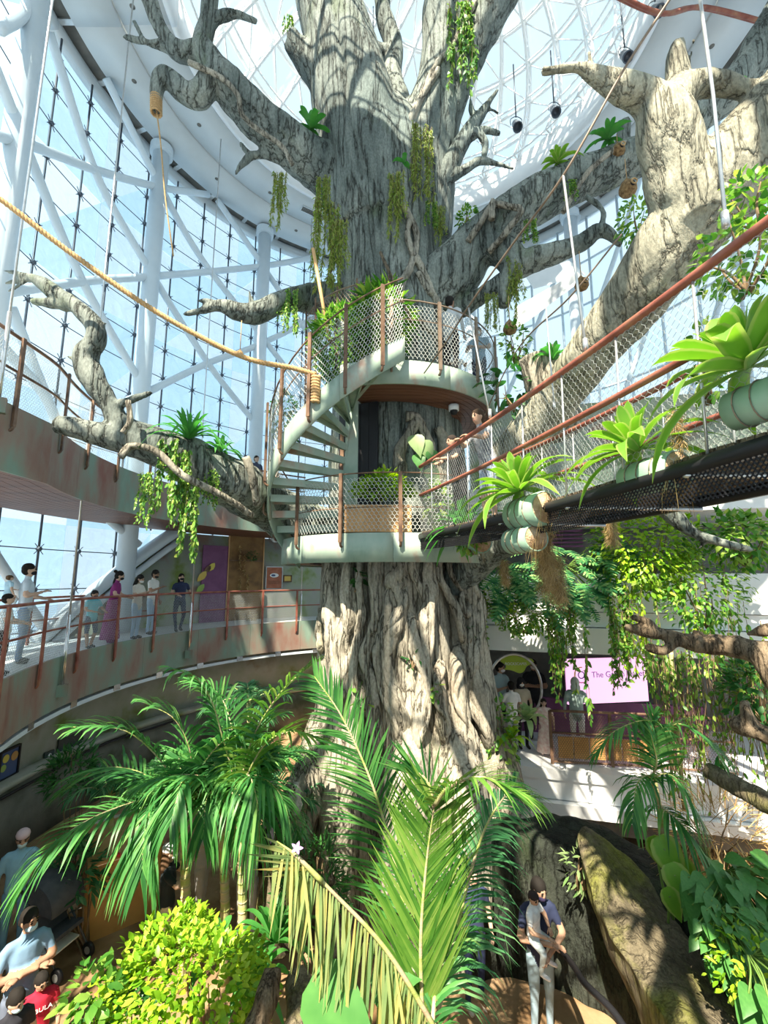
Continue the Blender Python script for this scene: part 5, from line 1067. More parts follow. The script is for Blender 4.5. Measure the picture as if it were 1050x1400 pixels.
# ---- bed of broad leaves by the mossy slab
ar = [(908, 1160, 5.9, .42, -100, 'tall'), (922, 1196, 5.7, .36, -80, ''), (895, 1155, 6.1, .30, -120, ''), (935, 1185, 5.9, .28, -120, ''), (915, 1225, 5.6, .26, -120, '')]
t = thing('arum_plant', 'tall arum with bright arrow leaves rising behind the mossy slab', 'plant', np.array([3.6, 5.9, -4]))
for (u, v, y, S_, az, _) in ar:
    p = at_y(u, v, y); b = MB(); b.stamp(T_arum, mats_for(p[None], np.array([[.25, -.5, -.85]])+rng.normal(0, .1, (1, 3)), np.array([-.1, -.9, .6]), S_)); b.build('leaf', 'brom_leaf', t, True)
    MB().tube(cr([[3.6, 5.9, -4], [(3.6+p[0])/2, 6.0, (p[2]-4)/2], p], 5), .015, 6).build('stalk', 'stem_green', t, True)
mon_clump('bed of overlapping dark heart leaves beyond the mossy slab', at_y(1010, 1225, 5.4), (.80, .6, .50), 150, .17, 'arum_leaf', T_arum, 'arum_bed')
mon_clump('smaller ground leaves between the arum bed and the mossy slab', at_y(1000, 1285, 4.9), (.42, .4, .35), 90, .12, 'arum_leaf', T_heart, 'arum_bed')
mon_clump('big round leaves at the low corner beyond the mossy slab', at_y(1052, 1350, 4.2), (.28, .4, .40), 22, .21, 'arum_leaf', T_arum, 'arum_plant')
bush('leafy_shrub', 'yellow-green ground cover between the big leaves', at_y(1025, 1325, 4.6), (.32, .4, .3), 420, .07, 'lime_leaf', full=True)
bush('dry_grass', 'tangle of dry straw stems under the balcony corner', at_y(985, 1150, 6.6), (.7, .4, .5), 520, .45, 'dry_fibre', T_straw, full=True, cat='grass')
bush('leafy_shrub', 'thin pale shrub between the roots and the mossy slab', at_y(790, 1185, 6.6), (.2, .2, .3), 60, .13, 'white_leaf', T_lance, full=True)
bush('creeper', 'green creeper hanging on the trunk edge beside the balcony', at_y(685, 1010, 8.2), (.28, .2, .7), 260, .12, 'vine_leaf', full=True, cat='creeper')
bush('creeper', 'vine tangle high above the outer end of the bridge', at_y(1015, 345, 3.4), (.35, .4, .40), 240, .075, 'vine_leaf', T_heart, full=True, cat='creeper')
bush('creeper', 'vine hanging through the bridge net beside the broad-leaved bromeliad', at_y(965, 490, 2.9), (.10, .1, .32), 70, .06, 'vine_leaf', T_heart, full=True, cat='creeper')
bush('creeper', 'leafy clump behind the forked limb above the long branch', at_y(868, 305, 7.2), (.3, .3, .45), 220, .10, 'vine_leaf', full=True, cat='creeper')
bush('leafy_shrub', 'dark rubber plant with big leaves beside the stump on the landing', at_y(700, 530, 7.6), (.5, .4, .45), 60, .26, 'vine_dark', T_oval, full=True)

for (u, v, n, sz, lab) in ((490, 792, 7, .16, 'heart-leaved climber just under the landing on the lower trunk'), (497, 955, 16, .13, 'small leafy climber among the aerial roots of the lower trunk'), (594, 945, 22, .12, 'yellow-green fern tuft in a hollow of the lower trunk'), (641, 868, 18, .10, 'ivy sprig on the edge root of the trunk'), (566, 900, 20, .08, 'patch of tiny moss leaves between the twisted roots')):
    bush('trunk_climber', lab, on_trunk(u, v, .12), (.14, .08, .2), n, sz, 'vine_leaf' if v > 900 else 'vine_dark', T_heart if sz > .15 else T_oval, 3, cat='climber', full=True)
for (u, v, y, s_, lab) in ((705, 470, 7.9, .45, 'leafy climber draped on the net of the upper landing'), (870, 610, 5.8, .5, 'leafy climber hanging behind the fat bromeliad'), (1030, 280, 3.6, .35, 'dry and green creeper high over the outer bridge rail'), (640, 300, 8.6, .35, 'fern tuft at the base of the long limb')):
    bush('creeper', lab, at_y(u, v, y), (s_*.7, s_*.5, s_), 170, .10, 'vine_leaf', full=True, cat='creeper')
# ================================================================ ROCKS, DEAD WOOD, PROPS
sl = MB(); rows = []
for (l, r_, R_, y) in (((792, 1145), (800, 1133), (812, 1138), 6.55), ((797, 1187), (815, 1168), (852, 1166), 6.2), ((815, 1238), (838, 1222), (897, 1217), 5.85), ((845, 1295), (868, 1278), (938, 1277), 5.4), ((878, 1350), (903, 1333), (980, 1343), 5.0), ((918, 1405), (943, 1388), (1025, 1412), 4.6), ((965, 1470), (990, 1450), (1080, 1485), 4.3)):
    k = len(rows); p, q, w = at_y(*l, y-.05), at_y(*r_, y), at_y(*R_, y+.35); d_ = .12+.10*k
    rows.append([p, q, w, w+np.array([.05, .1, -d_*1.3]), (p+w)/2+np.array([.1, .1, -d_*2.0]), p+np.array([.12, .12, -d_*1.2])])
rows = np.array(rows); rows = np.stack([np.stack([cr(rows[:, a], 5)[:, c] for c in range(3)], -1) for a in range(6)], 1)
sl.grid(rows, closed_u=True); sl.add(rows[0], np.arange(6)[::-1][None]); sl.add(rows[-1], np.arange(6)[None])
def ridge(co): return .05*np.abs(vnoise(co*np.array([2.2, 1.1, 2.2]), 4))+.03*vnoise(co*5, 8)
remesh(sl, .03, .05, 1.5, 1, 7, .02, 6, ridge).build('mossy_slab', 'moss_rock', None, True, label='huge mossy fallen log slab with a pointed end lying on dark rock', cat='rock')
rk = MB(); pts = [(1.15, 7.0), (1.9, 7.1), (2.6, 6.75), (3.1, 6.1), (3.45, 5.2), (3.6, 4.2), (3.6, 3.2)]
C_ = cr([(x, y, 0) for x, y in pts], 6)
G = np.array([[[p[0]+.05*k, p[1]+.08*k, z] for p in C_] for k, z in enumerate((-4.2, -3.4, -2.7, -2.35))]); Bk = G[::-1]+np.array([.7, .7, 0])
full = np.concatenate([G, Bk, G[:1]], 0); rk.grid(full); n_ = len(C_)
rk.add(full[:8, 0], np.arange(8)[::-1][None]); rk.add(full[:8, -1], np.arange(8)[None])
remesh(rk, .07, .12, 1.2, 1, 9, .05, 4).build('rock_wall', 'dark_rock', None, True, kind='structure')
P = cr([at_y(768, 1300, 6.3), at_y(785, 1322, 5.8), at_y(800, 1345, 5.4), at_y(840, 1385, 5.0), at_y(880, 1450, 4.6)], 6)
MB().tube(P, .035, 8).build('hose', 'black', None, True, label='black hose lying along the dark rock beside the man with the child', cat='hose')
P = cr([at_y(610, 1335, 6.0), at_y(640, 1350, 5.6), at_y(668, 1378, 5.2), at_y(690, 1420, 4.9)], 6)
MB().tube(P, .03, 8).build('hose', 'stem_brown', None, True, label='brown bent pipe by the feet of the hidden visitor', cat='hose')
DB_ = [('dead branch with forked pale tips reaching towards the balcony vines', 'bark_brown', [[(1075, 900, 5.4, 17), (1040, 893, 5.5, 17), (1000, 884, 5.7, 15), (940, 877, 5.9, 12), (905, 866, 6.0, 9), (880, 862, 6.0, 7), (855, 857, 6.1, 4)], [(925, 877, 5.9, 8), (908, 890, 5.95, 7), (884, 884, 6, 4)], [(900, 866, 6.0, 6), (885, 850, 6, 5), (865, 844, 6, 3)], [(950, 874, 5.9, 6), (953, 862, 5.9, 6)], [(1030, 890, 5.5, 12), (1050, 920, 5.4, 11), (1075, 960, 5.3, 11)]]),
       ('dead branch stub curving up beside the dark glossy bush', 'bark_brown', [[(1085, 1020, 4.9, 14), (1045, 1003, 5.0, 14), (1015, 993, 5.1, 13), (1003, 985, 5.1, 8)], [(1030, 995, 5.05, 11), (1022, 975, 5.05, 9), (1018, 958, 5.1, 6)]]),
       ('mossy log leaning across the dry straw under the balcony', 'moss_rock', [[(1080, 1115, 5.2, 15), (1020, 1082, 5.6, 14), (965, 1050, 6.0, 12)]]), ('broken brown branch end above the creeper', 'bark_brown', [[(1080, 858, 5.6, 12), (1045, 862, 5.7, 10), (1020, 868, 5.8, 4)]])]
for lab, m_, ls in DB_: remesh(limbs_to(MB(), ls, 10, .15), .025, .02, 4, 1, 3, .01, 12).build('dead_branch', m_, None, True, label=lab, cat='branch')
LG = [('split brown log standing by the lime shrub', 'bark_brown', [[(345, 1410, 4.6, 16), (362, 1365, 4.7, 14), (372, 1325, 4.8, 10)]]), ('thick mossy log next to the split brown log', 'moss_rock', [[(408, 1420, 4.7, 22), (412, 1370, 4.95, 20), (408, 1330, 5.2, 15)]]), ('rounded mossy boulder by the lemur', 'moss_rock', [[(375, 1290, 7.2, 26), (378, 1235, 7.1, 24), (384, 1180, 7.1, 18)]])]
for lab, m_, ls in LG: remesh(limbs_to(MB(), ls, 10, .2), .03, .03, 3, 1, 3, .015, 10).build('log', m_, None, True, label=lab, cat='log')
# weaver nests
pm('nest_straw', [(.13, .075, .035), (.26, .16, .075), (.38, .25, .12)], 18, .95, 0, .9, 70)
def nest(label, u, v, y, r, hang):
    c = at_y(u, v, y); t = thing('weaver_nest', label, 'nest', c); k = 14; b = MB()
    b.lathe([(.01, 1.5), (.12, 1.35), (.25, 1.1), (.7, .6), (1.0, 0), (1.02, -.4), (.8, -.85), (.3, -1.1), (0, -1.12)], 18, (0, 0, 0)); V = np.vstack(b.V); V = V*r*(1+.08*vnoise(V*4, 3))[:, None]+c; b.V = [V]; b.build('woven_body', 'nest_straw', t, True)
    p = c+np.array([.1*r, -1.10*r, -.25*r]); b = MB(); b.tube(np.array([p+np.array([.33*r*math.cos(q), -.03, .33*r*math.sin(q)]) for q in np.linspace(0, 2*PI, 15)]), .09*r, 6); b.build('entrance_rim', 'rope', t, True)
    MB().lathe([(0, -.01), (.3*r, 0), (.3*r, .05)], 12, p+[0, .01, 0], rot=np.array([[1, 0, 0], [0, 0, 1], [0, -1, 0]])).build('entrance_hole', 'black', t)
    MB().struts([c+[0, 0, 1.4*r]], [c+[0, 0, 1.4*r+hang]], .008, 5).build('hanging_string', 'rope', t, True)
nest('round woven weaver nest with entrance hole hanging from the long limb', 858, 257, 7.9, .165, .45)
nest('smaller woven nest hanging beside the bridge hanger', 795, 388, 7.4, .12, .5)
nest('small brown nest half hidden by the knobbly limb', 697, 448, 8.0, .13, .5)
nest('shaggy brown nest tucked against the long limb above the round one', 845, 205, 8.0, .13, .2)
nest('tiny hanging fibre ball below the low branch', 328, 484, 7.9, .07, .6)
# spotlights under the dome
for i, (u, v, y) in enumerate(((897, 14, 9.5), (855, 76, 10.5), (758, 151, 11.5), (706, 171, 11.5), (596, 153, 11.5), (620, 167, 11.2), (510, 88, 11.5))):
    c = at_y(u, v, y); t = thing('spotlight', 'dark theatre spotlight hanging below the glass dome', 'spotlight', c, 'spotlights under the dome')
    rot = np.array(Matrix.Rotation(-.5, 3, 'X')); MB().lathe([(.05, .22), (.10, .2), (.12, .0), (.14, -.18), (.15, -.24), (.12, -.24), (.1, -.1)], 14, c, rot=rot).build('housing', 'dark_steel', t, True)
    b = MB(); b.tube(cr([c+[-.17, 0, 0], c+[-.17, 0, .2], c+[0, 0, .3], c+[.17, 0, .2], c+[.17, 0, 0]], 4), .012, 5); b.build('yoke', 'dark_steel', t, True)
    MB().struts([c+[0, 0, .28]], [c+[0, 0, 2.2]], .02, 6).build('drop_pipe', 'dark_steel', t, True)
# wall plates on the rock wall under the walkway
def on_wall(u, v, R=8.58): return at_cyl(u, v, R)
def plate(name, label, cat, u0, v0, u1, v1, mats, R=8.57, th=.03, border=.0, cx=CX, cy=CY, frame=None):
    a, b_ = at_cyl(u0, v0, R), at_cyl(u1, v1, R); c = (a+b_)/2; ang = math.atan2(c[1]-CY, c[0]-CX); w = np.linalg.norm((a-b_)[:2]); h = abs(a[2]-b_[2])
    t = thing(name, label, cat, c); MB().box(c, (th, w, h), ang).build('board', mats, t)
    n_ = np.array([-math.cos(ang), -math.sin(ang), 0]); s_ = np.array([-math.sin(ang), math.cos(ang), 0])
    if frame:
        for sx in (-1, 1): MB().box(c+s_*sx*w/2+n_*.01, (th+.03, .04, h+.04), ang).build('frame_side', frame, t)
        for sz in (-1, 1): MB().box(c+np.array([0, 0, sz*h/2])+n_*.01, (th+.03, w+.04, .04), ang).build('frame_rail', frame, t)
    return t, c, n_, s_, w, h
pm('sign_black', (.03, .05, .05), rough=.4); pm('poster_red', [(.34, .10, .05), (.50, .20, .12)], 4, .4); pm('print_white', (.85, .85, .85), rough=.5); pm('sign_gold', (.70, .50, .12), rough=.4)
pm('print_yellow', (.75, .62, .12), rough=.5); pm('print_green', (.35, .50, .12), rough=.5); pm('print_blue', (.06, .10, .22), rough=.5); pm('panel_orange', [(.50, .26, .08), (.66, .38, .13)], 2, .5)
t, c, n_, s_, w, h = plate('notice_plate', 'small black notice plate with white lines on the rock wall', 'sign', 61, 1030, 72, 1044, 'sign_black')
b = MB(); a_ = math.atan2(s_[1], s_[0])
for k in range(3): b.box(c+n_*.02+np.array([0, 0, -.02-.045*k]), (w*.6, .006, .012), a_)
b.lathe([(.0, 0), (.045, 0), (.045, .004)], 12, c+n_*.018+np.array([0, 0, .07]), rot=np.stack([s_, [0, 0, 1], n_], 1)); b.build('lettering', 'print_white', t)
t, c, n_, s_, w, h = plate('sanitiser_dispenser', 'white hand sanitiser dispenser under the black notice plate', 'dispenser', 62, 1046, 72, 1062, 'white_paint', th=.10)
MB().box(c+n_*.06+np.array([0, 0, -.07]), (.05, .04, .07)).build('nozzle', 'black', t)
t, c, n_, s_, w, h = plate('wildlife_poster', 'dark wall poster with a yellow and blue bird under the walkway', 'poster', 0, 1030, 22, 1056, 'print_blue', frame='black')
for dx, dz, r_, m_ in ((.12, .1, .09, 'panel_orange'), (-.1, .12, .08, 'print_yellow'), (-.14, -.05, .07, 'print_green')): MB().lathe([(0, 0), (r_, 0), (r_, .006)], 14, c+n_*.02+s_*dx*-1+np.array([0, 0, dz]), rot=np.stack([s_, [0, 0, 1], n_], 1)).build('print_patch', m_, t)
plate('wall_panel', 'dark rectangular wall panel half behind the palm fronds', 'panel', 80, 1012, 110, 1026, 'sign_black')
pm('amber_dark', [(.12, .06, .025), (.26, .14, .05), (.36, .21, .08)], 1.5, .6)
# mural, door recess and poster on the wall at the end of the walkway
t, c, n_, s_, w, h = plate('doorway_recess', 'amber doorway recess with hanging dried plants at the walkway end', 'doorway', 314, 726, 356, 858, 'amber_dark', R=9.36, th=.04, frame='wood_panel')
for k, (dx, z0, L_) in enumerate(((.3, 1.3, .9), (.12, 1.0, .8), (-.05, .2, .7), (.25, .1, .6))):
    b = MB(); s0 = c+n_*.12+s_*dx+np.array([0, 0, z0]); q = rng.uniform(0, 1, 60); b.leaves(s0+np.stack([0*q, 0*q, -q*L_], -1), rdir(60), rdir(60), .1, .02, .3); b.build('dried_garland', 'dry_fibre', t, kind='stuff')
MB().box(c+n_*.05+np.array([0, 0, .72]), (.03, w*.95, .03), math.atan2(n_[1], n_[0])).build('cross_bar', 'rust_brown', t)
t, c, n_, s_, w, h = plate('mural', 'purple painted mural with yellow leaf shapes beside the doorway', 'mural', 278, 745, 314, 858, 'plum', R=9.36, th=.02)
for dx, dz, m_, sc_ in ((.15, .85, 'print_yellow', .4), (.45, .55, 'sign_gold', .45), (.5, .1, 'print_green', .4), (.3, .75, 'rust_brown', .35)):
    b = MB(); b.stamp(T_oval, mats_for((c+n_*.05+s_*dx+np.array([0, 0, dz]))[None], (s_*.6+np.array([0, 0, -.8]))[None], n_, sc_)); b.build('painted_leaf', m_, t, True)
bush('hanging_garland', 'dark shaggy bundle hanging in the doorway recess', at_cyl(346, 760, 9.0), (.22, .15, .16), 160, .1, 'vine_dark', T_lance, cat='garland', full=True)
bush('dry_bundle', 'round dry brush bundle on the walkway floor by the doorway', at_cyl(344, 844, 8.9), (.22, .15, .16), 160, .1, 'dry_fibre', T_lance, cat='bundle', full=True)
t, c, n_, s_, w, h = plate('framed_poster', 'framed red poster with a white creature on the wall beside the stair', 'poster', 364, 775, 385, 805, 'poster_red', R=9.36, frame='cable')
b = MB(); b.lathe([(0, 0), (.12, 0), (.12, .006)], 16, c+n_*.025+np.array([0, 0, .1]), rot=np.stack([s_*1.5, [0, 0, .7], n_], 1)); b.build('print_patch', 'print_white', t)
b = MB(); b.lathe([(0, 0), (.06, 0), (.06, .006)], 10, c+n_*.032+np.array([0, 0, .1])+s_*.04, rot=np.stack([s_*1.5, [0, 0, .7], n_], 1)); b.build('print_patch', 'print_blue', t)
b = MB(); [b.box(c+n_*.02+np.array([0, 0, -.12-.05*k]), (.02, w*.7, .014), math.atan2(n_[1], n_[0])) for k in range(3)]; b.build('caption_lines', 'rust_brown', t)
plate('caption_plate', 'small yellow caption plate next to the framed poster', 'sign', 388, 787, 398, 795, 'sign_gold', R=9.36, frame='rust_brown')
t = thing('porthole', 'round pale wall porthole with dark centre near the stair foot', 'vent', at_cyl(376, 735, 9.3)); c = at_cyl(376, 735, 9.35); n_ = nrm(np.array([CX-c[0], CY-c[1], 0])); s_ = np.array([-n_[1], n_[0], 0]); rot = np.stack([s_, [0, 0, 1], n_], 1)
MB().lathe([(.09, 0), (.2, 0), (.2, .05), (.11, .07)], 20, c, rot=rot).build('rim', 'white_paint', t, True); MB().lathe([(0, .0), (.11, .0), (.11, .06), (0, .06)], 16, c, rot=rot).build('hole', 'black', t)
# ---- pink screen and balcony furniture
sx0, sx1 = at_y(776, 963, 10.6), at_y(881, 898, 10.9); sc_c = (sx0+sx1)/2; sw = np.linalg.norm((sx1-sx0)[:2]); sh = abs(sx1[2]-sx0[2]); sa = math.atan2(sx1[1]-sx0[1], sx1[0]-sx0[0])
emitm('screen_pink', (.93, .52, .80), .55); pm('screen_ink', (.30, .22, .62), rough=.5); pm('ring_pink', (.85, .20, .45), rough=.5); pm('ring_yellow', (.95, .72, .25), rough=.5)
scr = thing('video_screen', 'large glowing pink screen with ring logo at the back of the balcony', 'screen', sc_c)
MB().box(sc_c, (sw, .05, sh), sa).build('display', 'screen_pink', scr); MB().box(sc_c+[0, .06, 0], (sw+.08, .06, sh+.08), sa).build('bezel', 'black', scr)
xd = np.array([math.cos(sa), math.sin(sa), 0]); nd = np.array([math.sin(sa), -math.cos(sa), 0]); rc = sc_c-xd*sw*.32+np.array([0, 0, sh*.14])+nd*.03
for r_, q0, q1, m_ in ((.17, 80, 200, 'ring_yellow'), (.17, 200, 285, 'ring_pink'), (.075, 0, 360, 'screen_ink'), (.12, 300, 420, 'print_white')):
    MB().tube(np.array([rc+(xd*math.cos(math.radians(q))+np.array([0, 0, math.sin(math.radians(q))]))*r_ for q in np.linspace(q0, q1, 20)]), .013, 5).build('ring_logo', m_, scr, True)
def text(s, loc, rot, size, mat, parent=None, name='lettering'):
    cu = bpy.data.curves.new(name, 'FONT'); cu.body = s; cu.size = size; cu.align_x = 'CENTER'; cu.align_y = 'CENTER'; cu.extrude = .002
    o = bpy.data.objects.new('tmp', cu); COL.objects.link(o); dg = bpy.context.evaluated_depsgraph_get(); me = bpy.data.meshes.new_from_object(o.evaluated_get(dg)); bpy.data.objects.remove(o)
    o = bpy.data.objects.new(name, me); COL.objects.link(o); o['kind'] = 'stuff'; me.materials.append(M[mat]); o.parent = parent; o.location = tuple(np.asarray(loc)-origin_of(parent)); o.rotation_euler = rot; return o
text('The Green Planet', sc_c+xd*sw*.14+np.array([0, 0, sh*.13])+nd*.03, (PI/2, 0, sa), .19, 'screen_ink', scr)
pm('sign_lime', [(.35, .50, .05), (.45, .60, .08)], 3, .5)
t = thing('cloud_sign', 'lime cloud-shaped sign above the visitors under the balcony ceiling', 'sign', at_y(705, 908, 10.9)); c = at_y(705, 907, 10.9)
cl = np.array([c+np.array([(.30+.06*math.sin(3*q+1)+.04*math.sin(5*q))*math.cos(q)*1.15, 0, (.20+.04*math.sin(4*q))*math.sin(q)]) for q in np.linspace(0, 2*PI, 30, endpoint=False)])
MB().prism(cl, (0, .04, 0)).build('board', 'sign_lime', t); text('ROCKSCAPES', c+np.array([0, -.01, -.01]), (PI/2, 0, 0), .085, 'print_white', t)
b = MB(); q = np.linspace(0, 2*PI, 40); b.tube(np.stack([at_y(704, 940, 10.7)[0]+.62*np.cos(q), np.full(40, 10.7), at_y(704, 940, 10.7)[2]+.75*np.sin(q)], -1), .03, 8); b.build('photo_ring', 'cable', None, True, label='pale round hoop frame around the visitors beside the trunk', cat='frame')
RB = [at_y(755, 1040, 9.9), at_y(830, 1044, 9.75), at_y(905, 1050, 9.6), at_y(1010, 1060, 9.3)]; RB = [np.array([p[0], p[1], -2.3]) for p in RB]
rl = railing('balcony_railing', 'rusty balcony railing with mesh infill and orange panels below the pink screen', cr(RB, 6), 1.06, 1.2, 'rust_brown', 'rust_brown', .05, .004, drop=0, mids=(.62, .05), phase=.0)
f = pathfn(cr(RB, 6))
for k in range(6):
    p = f(np.array([.18+.32*k, .44+.32*k])); d = p[1]-p[0]; MB().box((p[0]+p[1])/2+[0, .06, .32], (.30, .03, .42), math.atan2(d[1], d[0])).build('orange_panel', 'panel_orange', rl)
# ---- wooden counter and stroller
A_ = at_z(113, 1293, -4); B_ = at_z(214, 1250, -4); e = nrm(B_-A_); nv = np.array([-e[1], e[0], 0]); L_ = np.linalg.norm(B_-A_); ang = math.atan2(e[1], e[0]); H_ = 1.12
ct = thing('counter', 'orange-brown wooden counter box with sloping lid on the sandy floor', 'counter', A_)
MB().box((A_+B_)/2+nv*.02+[0, 0, H_/2], (L_, .04, H_), ang).build('front_panel', 'panel_orange', ct)
for s in (A_, B_): MB().box(s+nv*.4+[0, 0, H_/2], (.04, .76, H_), ang).build('side_panel', 'panel_orange', ct)
tp = (A_+B_)/2+nv*.38+[0, 0, H_+.1]; MB().box(tp, (L_+.06, .86, .05), ang, rx=.28).build('lid', 'wood_panel', ct); MB().box(tp+nv*.42+[0, 0, .12], (L_+.08, .06, .08), ang).build('lid_edge', 'print_white', ct)
MB().box((A_+B_)/2+[0, 0, H_-.03], (L_+.02, .05, .05), ang).build('front_trim', 'cable', ct); pm('ball_red', (.75, .06, .06), rough=.3); kb = MB().lathe([(0, -.035), (.03, -.02), (.035, 0), (.03, .02), (0, .035)], 12, A_+e*.38+[0, 0, H_+.03]-nv*.05).build('knob', 'ball_red', ct, True)
pm('stroller_fabric', [(.06, .065, .08), (.10, .105, .12)], 6, .8)
S0 = at_z(72, 1318, -4); st = thing('stroller', 'folding black stroller with grey canopy parked before the counter', 'stroller', S0); fx = nrm(np.array([.85, -.25, 0])); fy = np.array([-fx[1], fx[0], 0])
sp = lambda a, b_, z: S0+fx*a+fy*b_+np.array([0, 0, z])
for sy in (-.24, .24):
    MB().tube([sp(.38, sy, .12), sp(.0, sy, .55), sp(-.42, sy, 1.0)], .016, 8).build('side_tube', 'dark_steel', st, True); MB().tube([sp(-.35, sy, .12), sp(-.05, sy, .5), sp(.18, sy, .62)], .014, 8).build('rear_tube', 'chrome', st, True)
    for xx in (.38, -.36):
        b = MB(); cc = sp(xx, sy, .10); b.lathe([(.0, -.02), (.06, -.025), (.10, -.018), (.10, .018), (.06, .025), (0, .02)], 18, cc, rot=np.stack([fx, [0, 0, 1], fy], 1)); wh = b.build('wheel', 'black', st, True)
        MB().lathe([(0, -.03), (.05, -.03), (.05, .03), (0, .03)], 14, cc, rot=np.stack([fx, [0, 0, 1], fy], 1)).build('hub', 'cable', wh)
    MB().tube(cr([sp(-.42, sy, 1.0), sp(-.52, sy, 1.06), sp(-.58, sy*.6, 1.05)], 4), .02, 8).build('handle_grip', 'black', st, True)
MB().box(sp(.10, 0, .47), (.34, .42, .05), math.atan2(fx[1], fx[0]), ry=-.15).build('seat', 'stroller_fabric', st)
MB().box(sp(-.16, 0, .66), (.05, .42, .48), math.atan2(fx[1], fx[0]), ry=-.45).build('backrest', 'stroller_fabric', st)
cb_ = MB(); cq = np.linspace(-.1, 2.0, 10)
for rr_ in (.40, .385): cb_.grid(np.array([[sp(-.20+rr_*math.cos(a), .25*s_, .80+rr_*math.sin(a)*(1-.15*s_*s_)) for s_ in (-1, -.6, 0, .6, 1)] for a in cq]))
for s_ in (-1, 1): cb_.add([sp(-.20, .25*s_, .80)]+[sp(-.20+.39*math.cos(a), .25*s_, .80+.39*.85*math.sin(a)) for a in cq], [np.array([[0, k+1, k+2] for k in range(9)])])
cb_.build('canopy', 'stroller_fabric', st, True)
MB().box(sp(0, 0, .28), (.45, .4, .02), math.atan2(fx[1], fx[0])).build('basket', 'print_white', st)
# ---- lemur on the root
lem = thing('lemur', 'ring-tailed lemur sitting on the root with striped tail hanging down', 'lemur', at_y(400, 1115, 7.4)); lc = at_y(402, 1095, 7.4)
b = MB()
def ell(mb, c, r, seg=14, rot=None):
    q = np.linspace(-PI/2, PI/2, 9); mb.lathe([(max(1e-3, math.cos(a)), math.sin(a)) for a in q], seg, (0, 0, 0)); V = mb.V[-1]*np.asarray(r, float)
    if rot is not None: V = V @ np.array(rot).T
    mb.V[-1] = V+np.asarray(c, float); return mb
ell(b, lc, (.11, .12, .16)); ell(b, lc+[.02, 0, .13], (.085, .09, .10)); ell(b, lc+[.03, -.05, .24], (.055, .065, .055)); ell(b, lc+[.03, -.11, .225], (.022, .045, .022)); ell(b, lc+[-.02, -.03, .29], (.018, .012, .03)); ell(b, lc+[.08, -.03, .29], (.018, .012, .03))
for s in (-1, 1): b.tube([lc+[s*.06, -.08, .1], lc+[s*.05, -.14, 0], lc+[s*.04, -.16, -.14]], [.03, .025, .02], 8); b.tube([lc+[s*.09, 0, -.05], lc+[s*.11, -.1, -.02], lc+[s*.08, -.12, -.15]], [.05, .04, .022], 8)
pm('lemur_fur', [(.30, .29, .27), (.42, .41, .39)], 20, .9); pm('lemur_white', (.75, .74, .70), rough=.9); pm('lemur_black', (.02, .02, .02), rough=.7)
remesh(b, .012, smooth_it=2).build('body', 'lemur_fur', lem, True)
TP = pathfn(cr([lc+[-.05, -.05, -.12], lc+[-.10, -.12, -.25], lc+[-.10, -.13, -.5], lc+[-.06, -.13, -.75]], 8)); tl = MB()
for k in range(14): tl.tube(TP(np.linspace(k/14, (k+1)/14, 4)*TP.len), .034, 10, mi=k % 2)
tl.build('ringed_tail', ['lemur_black', 'lemur_white'], lem, True)
b = MB(); ell(b, lc+[.03, -.095, .235], (.05, .022, .045)); b.build('face_patch', 'lemur_white', lem, True)
b = MB()
for s in (-1, 1): ell(b, lc+[.03+s*.022, -.118, .25], (.014, .01, .014), 8)
ell(b, lc+[.03, -.155, .225], (.014, .012, .012), 8); b.build('eyes_and_nose', 'lemur_black', lem, True)
fl = thing('flower', 'small lilac flower at the tip of the yellowing frond', 'flower', at_y(406, 1160, 3.8)); fc = at_y(406, 1159, 3.75); pm('petal_lilac', (.55, .35, .70), rough=.5)
for k in range(5):
    a = k*1.257; b = MB(); b.stamp(T_oval, mats_for(fc[None], np.array([[math.cos(a), -.15, math.sin(a)]]), np.array([0, -1.0, .1]), .05)); b.build('petal', 'petal_lilac', fl, True)
MB().struts([fc], [fc+[.02, .05, -.35]], .003, 4).build('stalk', 'stem_green', fl)
# white sail shades and glazing plates beyond the branches
for i, q in enumerate((((700, 455, 11), (705, 420, 11), (790, 372, 10.5), (800, 380, 10.5)), ((700, 350, 13), (760, 340, 13), (800, 375, 12.5), (730, 395, 12.5)), ((640, 330, 13.5), (690, 318, 13.5), (640, 420, 13.0)))):
    V = np.array([at_y(*x) for x in q]); MB().prism(V, (0, .03, .02)).build('shade_sail', 'white_paint', None, label=['taut white shade sail beyond the stump', 'white shade sail beyond the knobbly limb', 'white shade panel beside the upper landing visitors'][i], cat='shade sail')
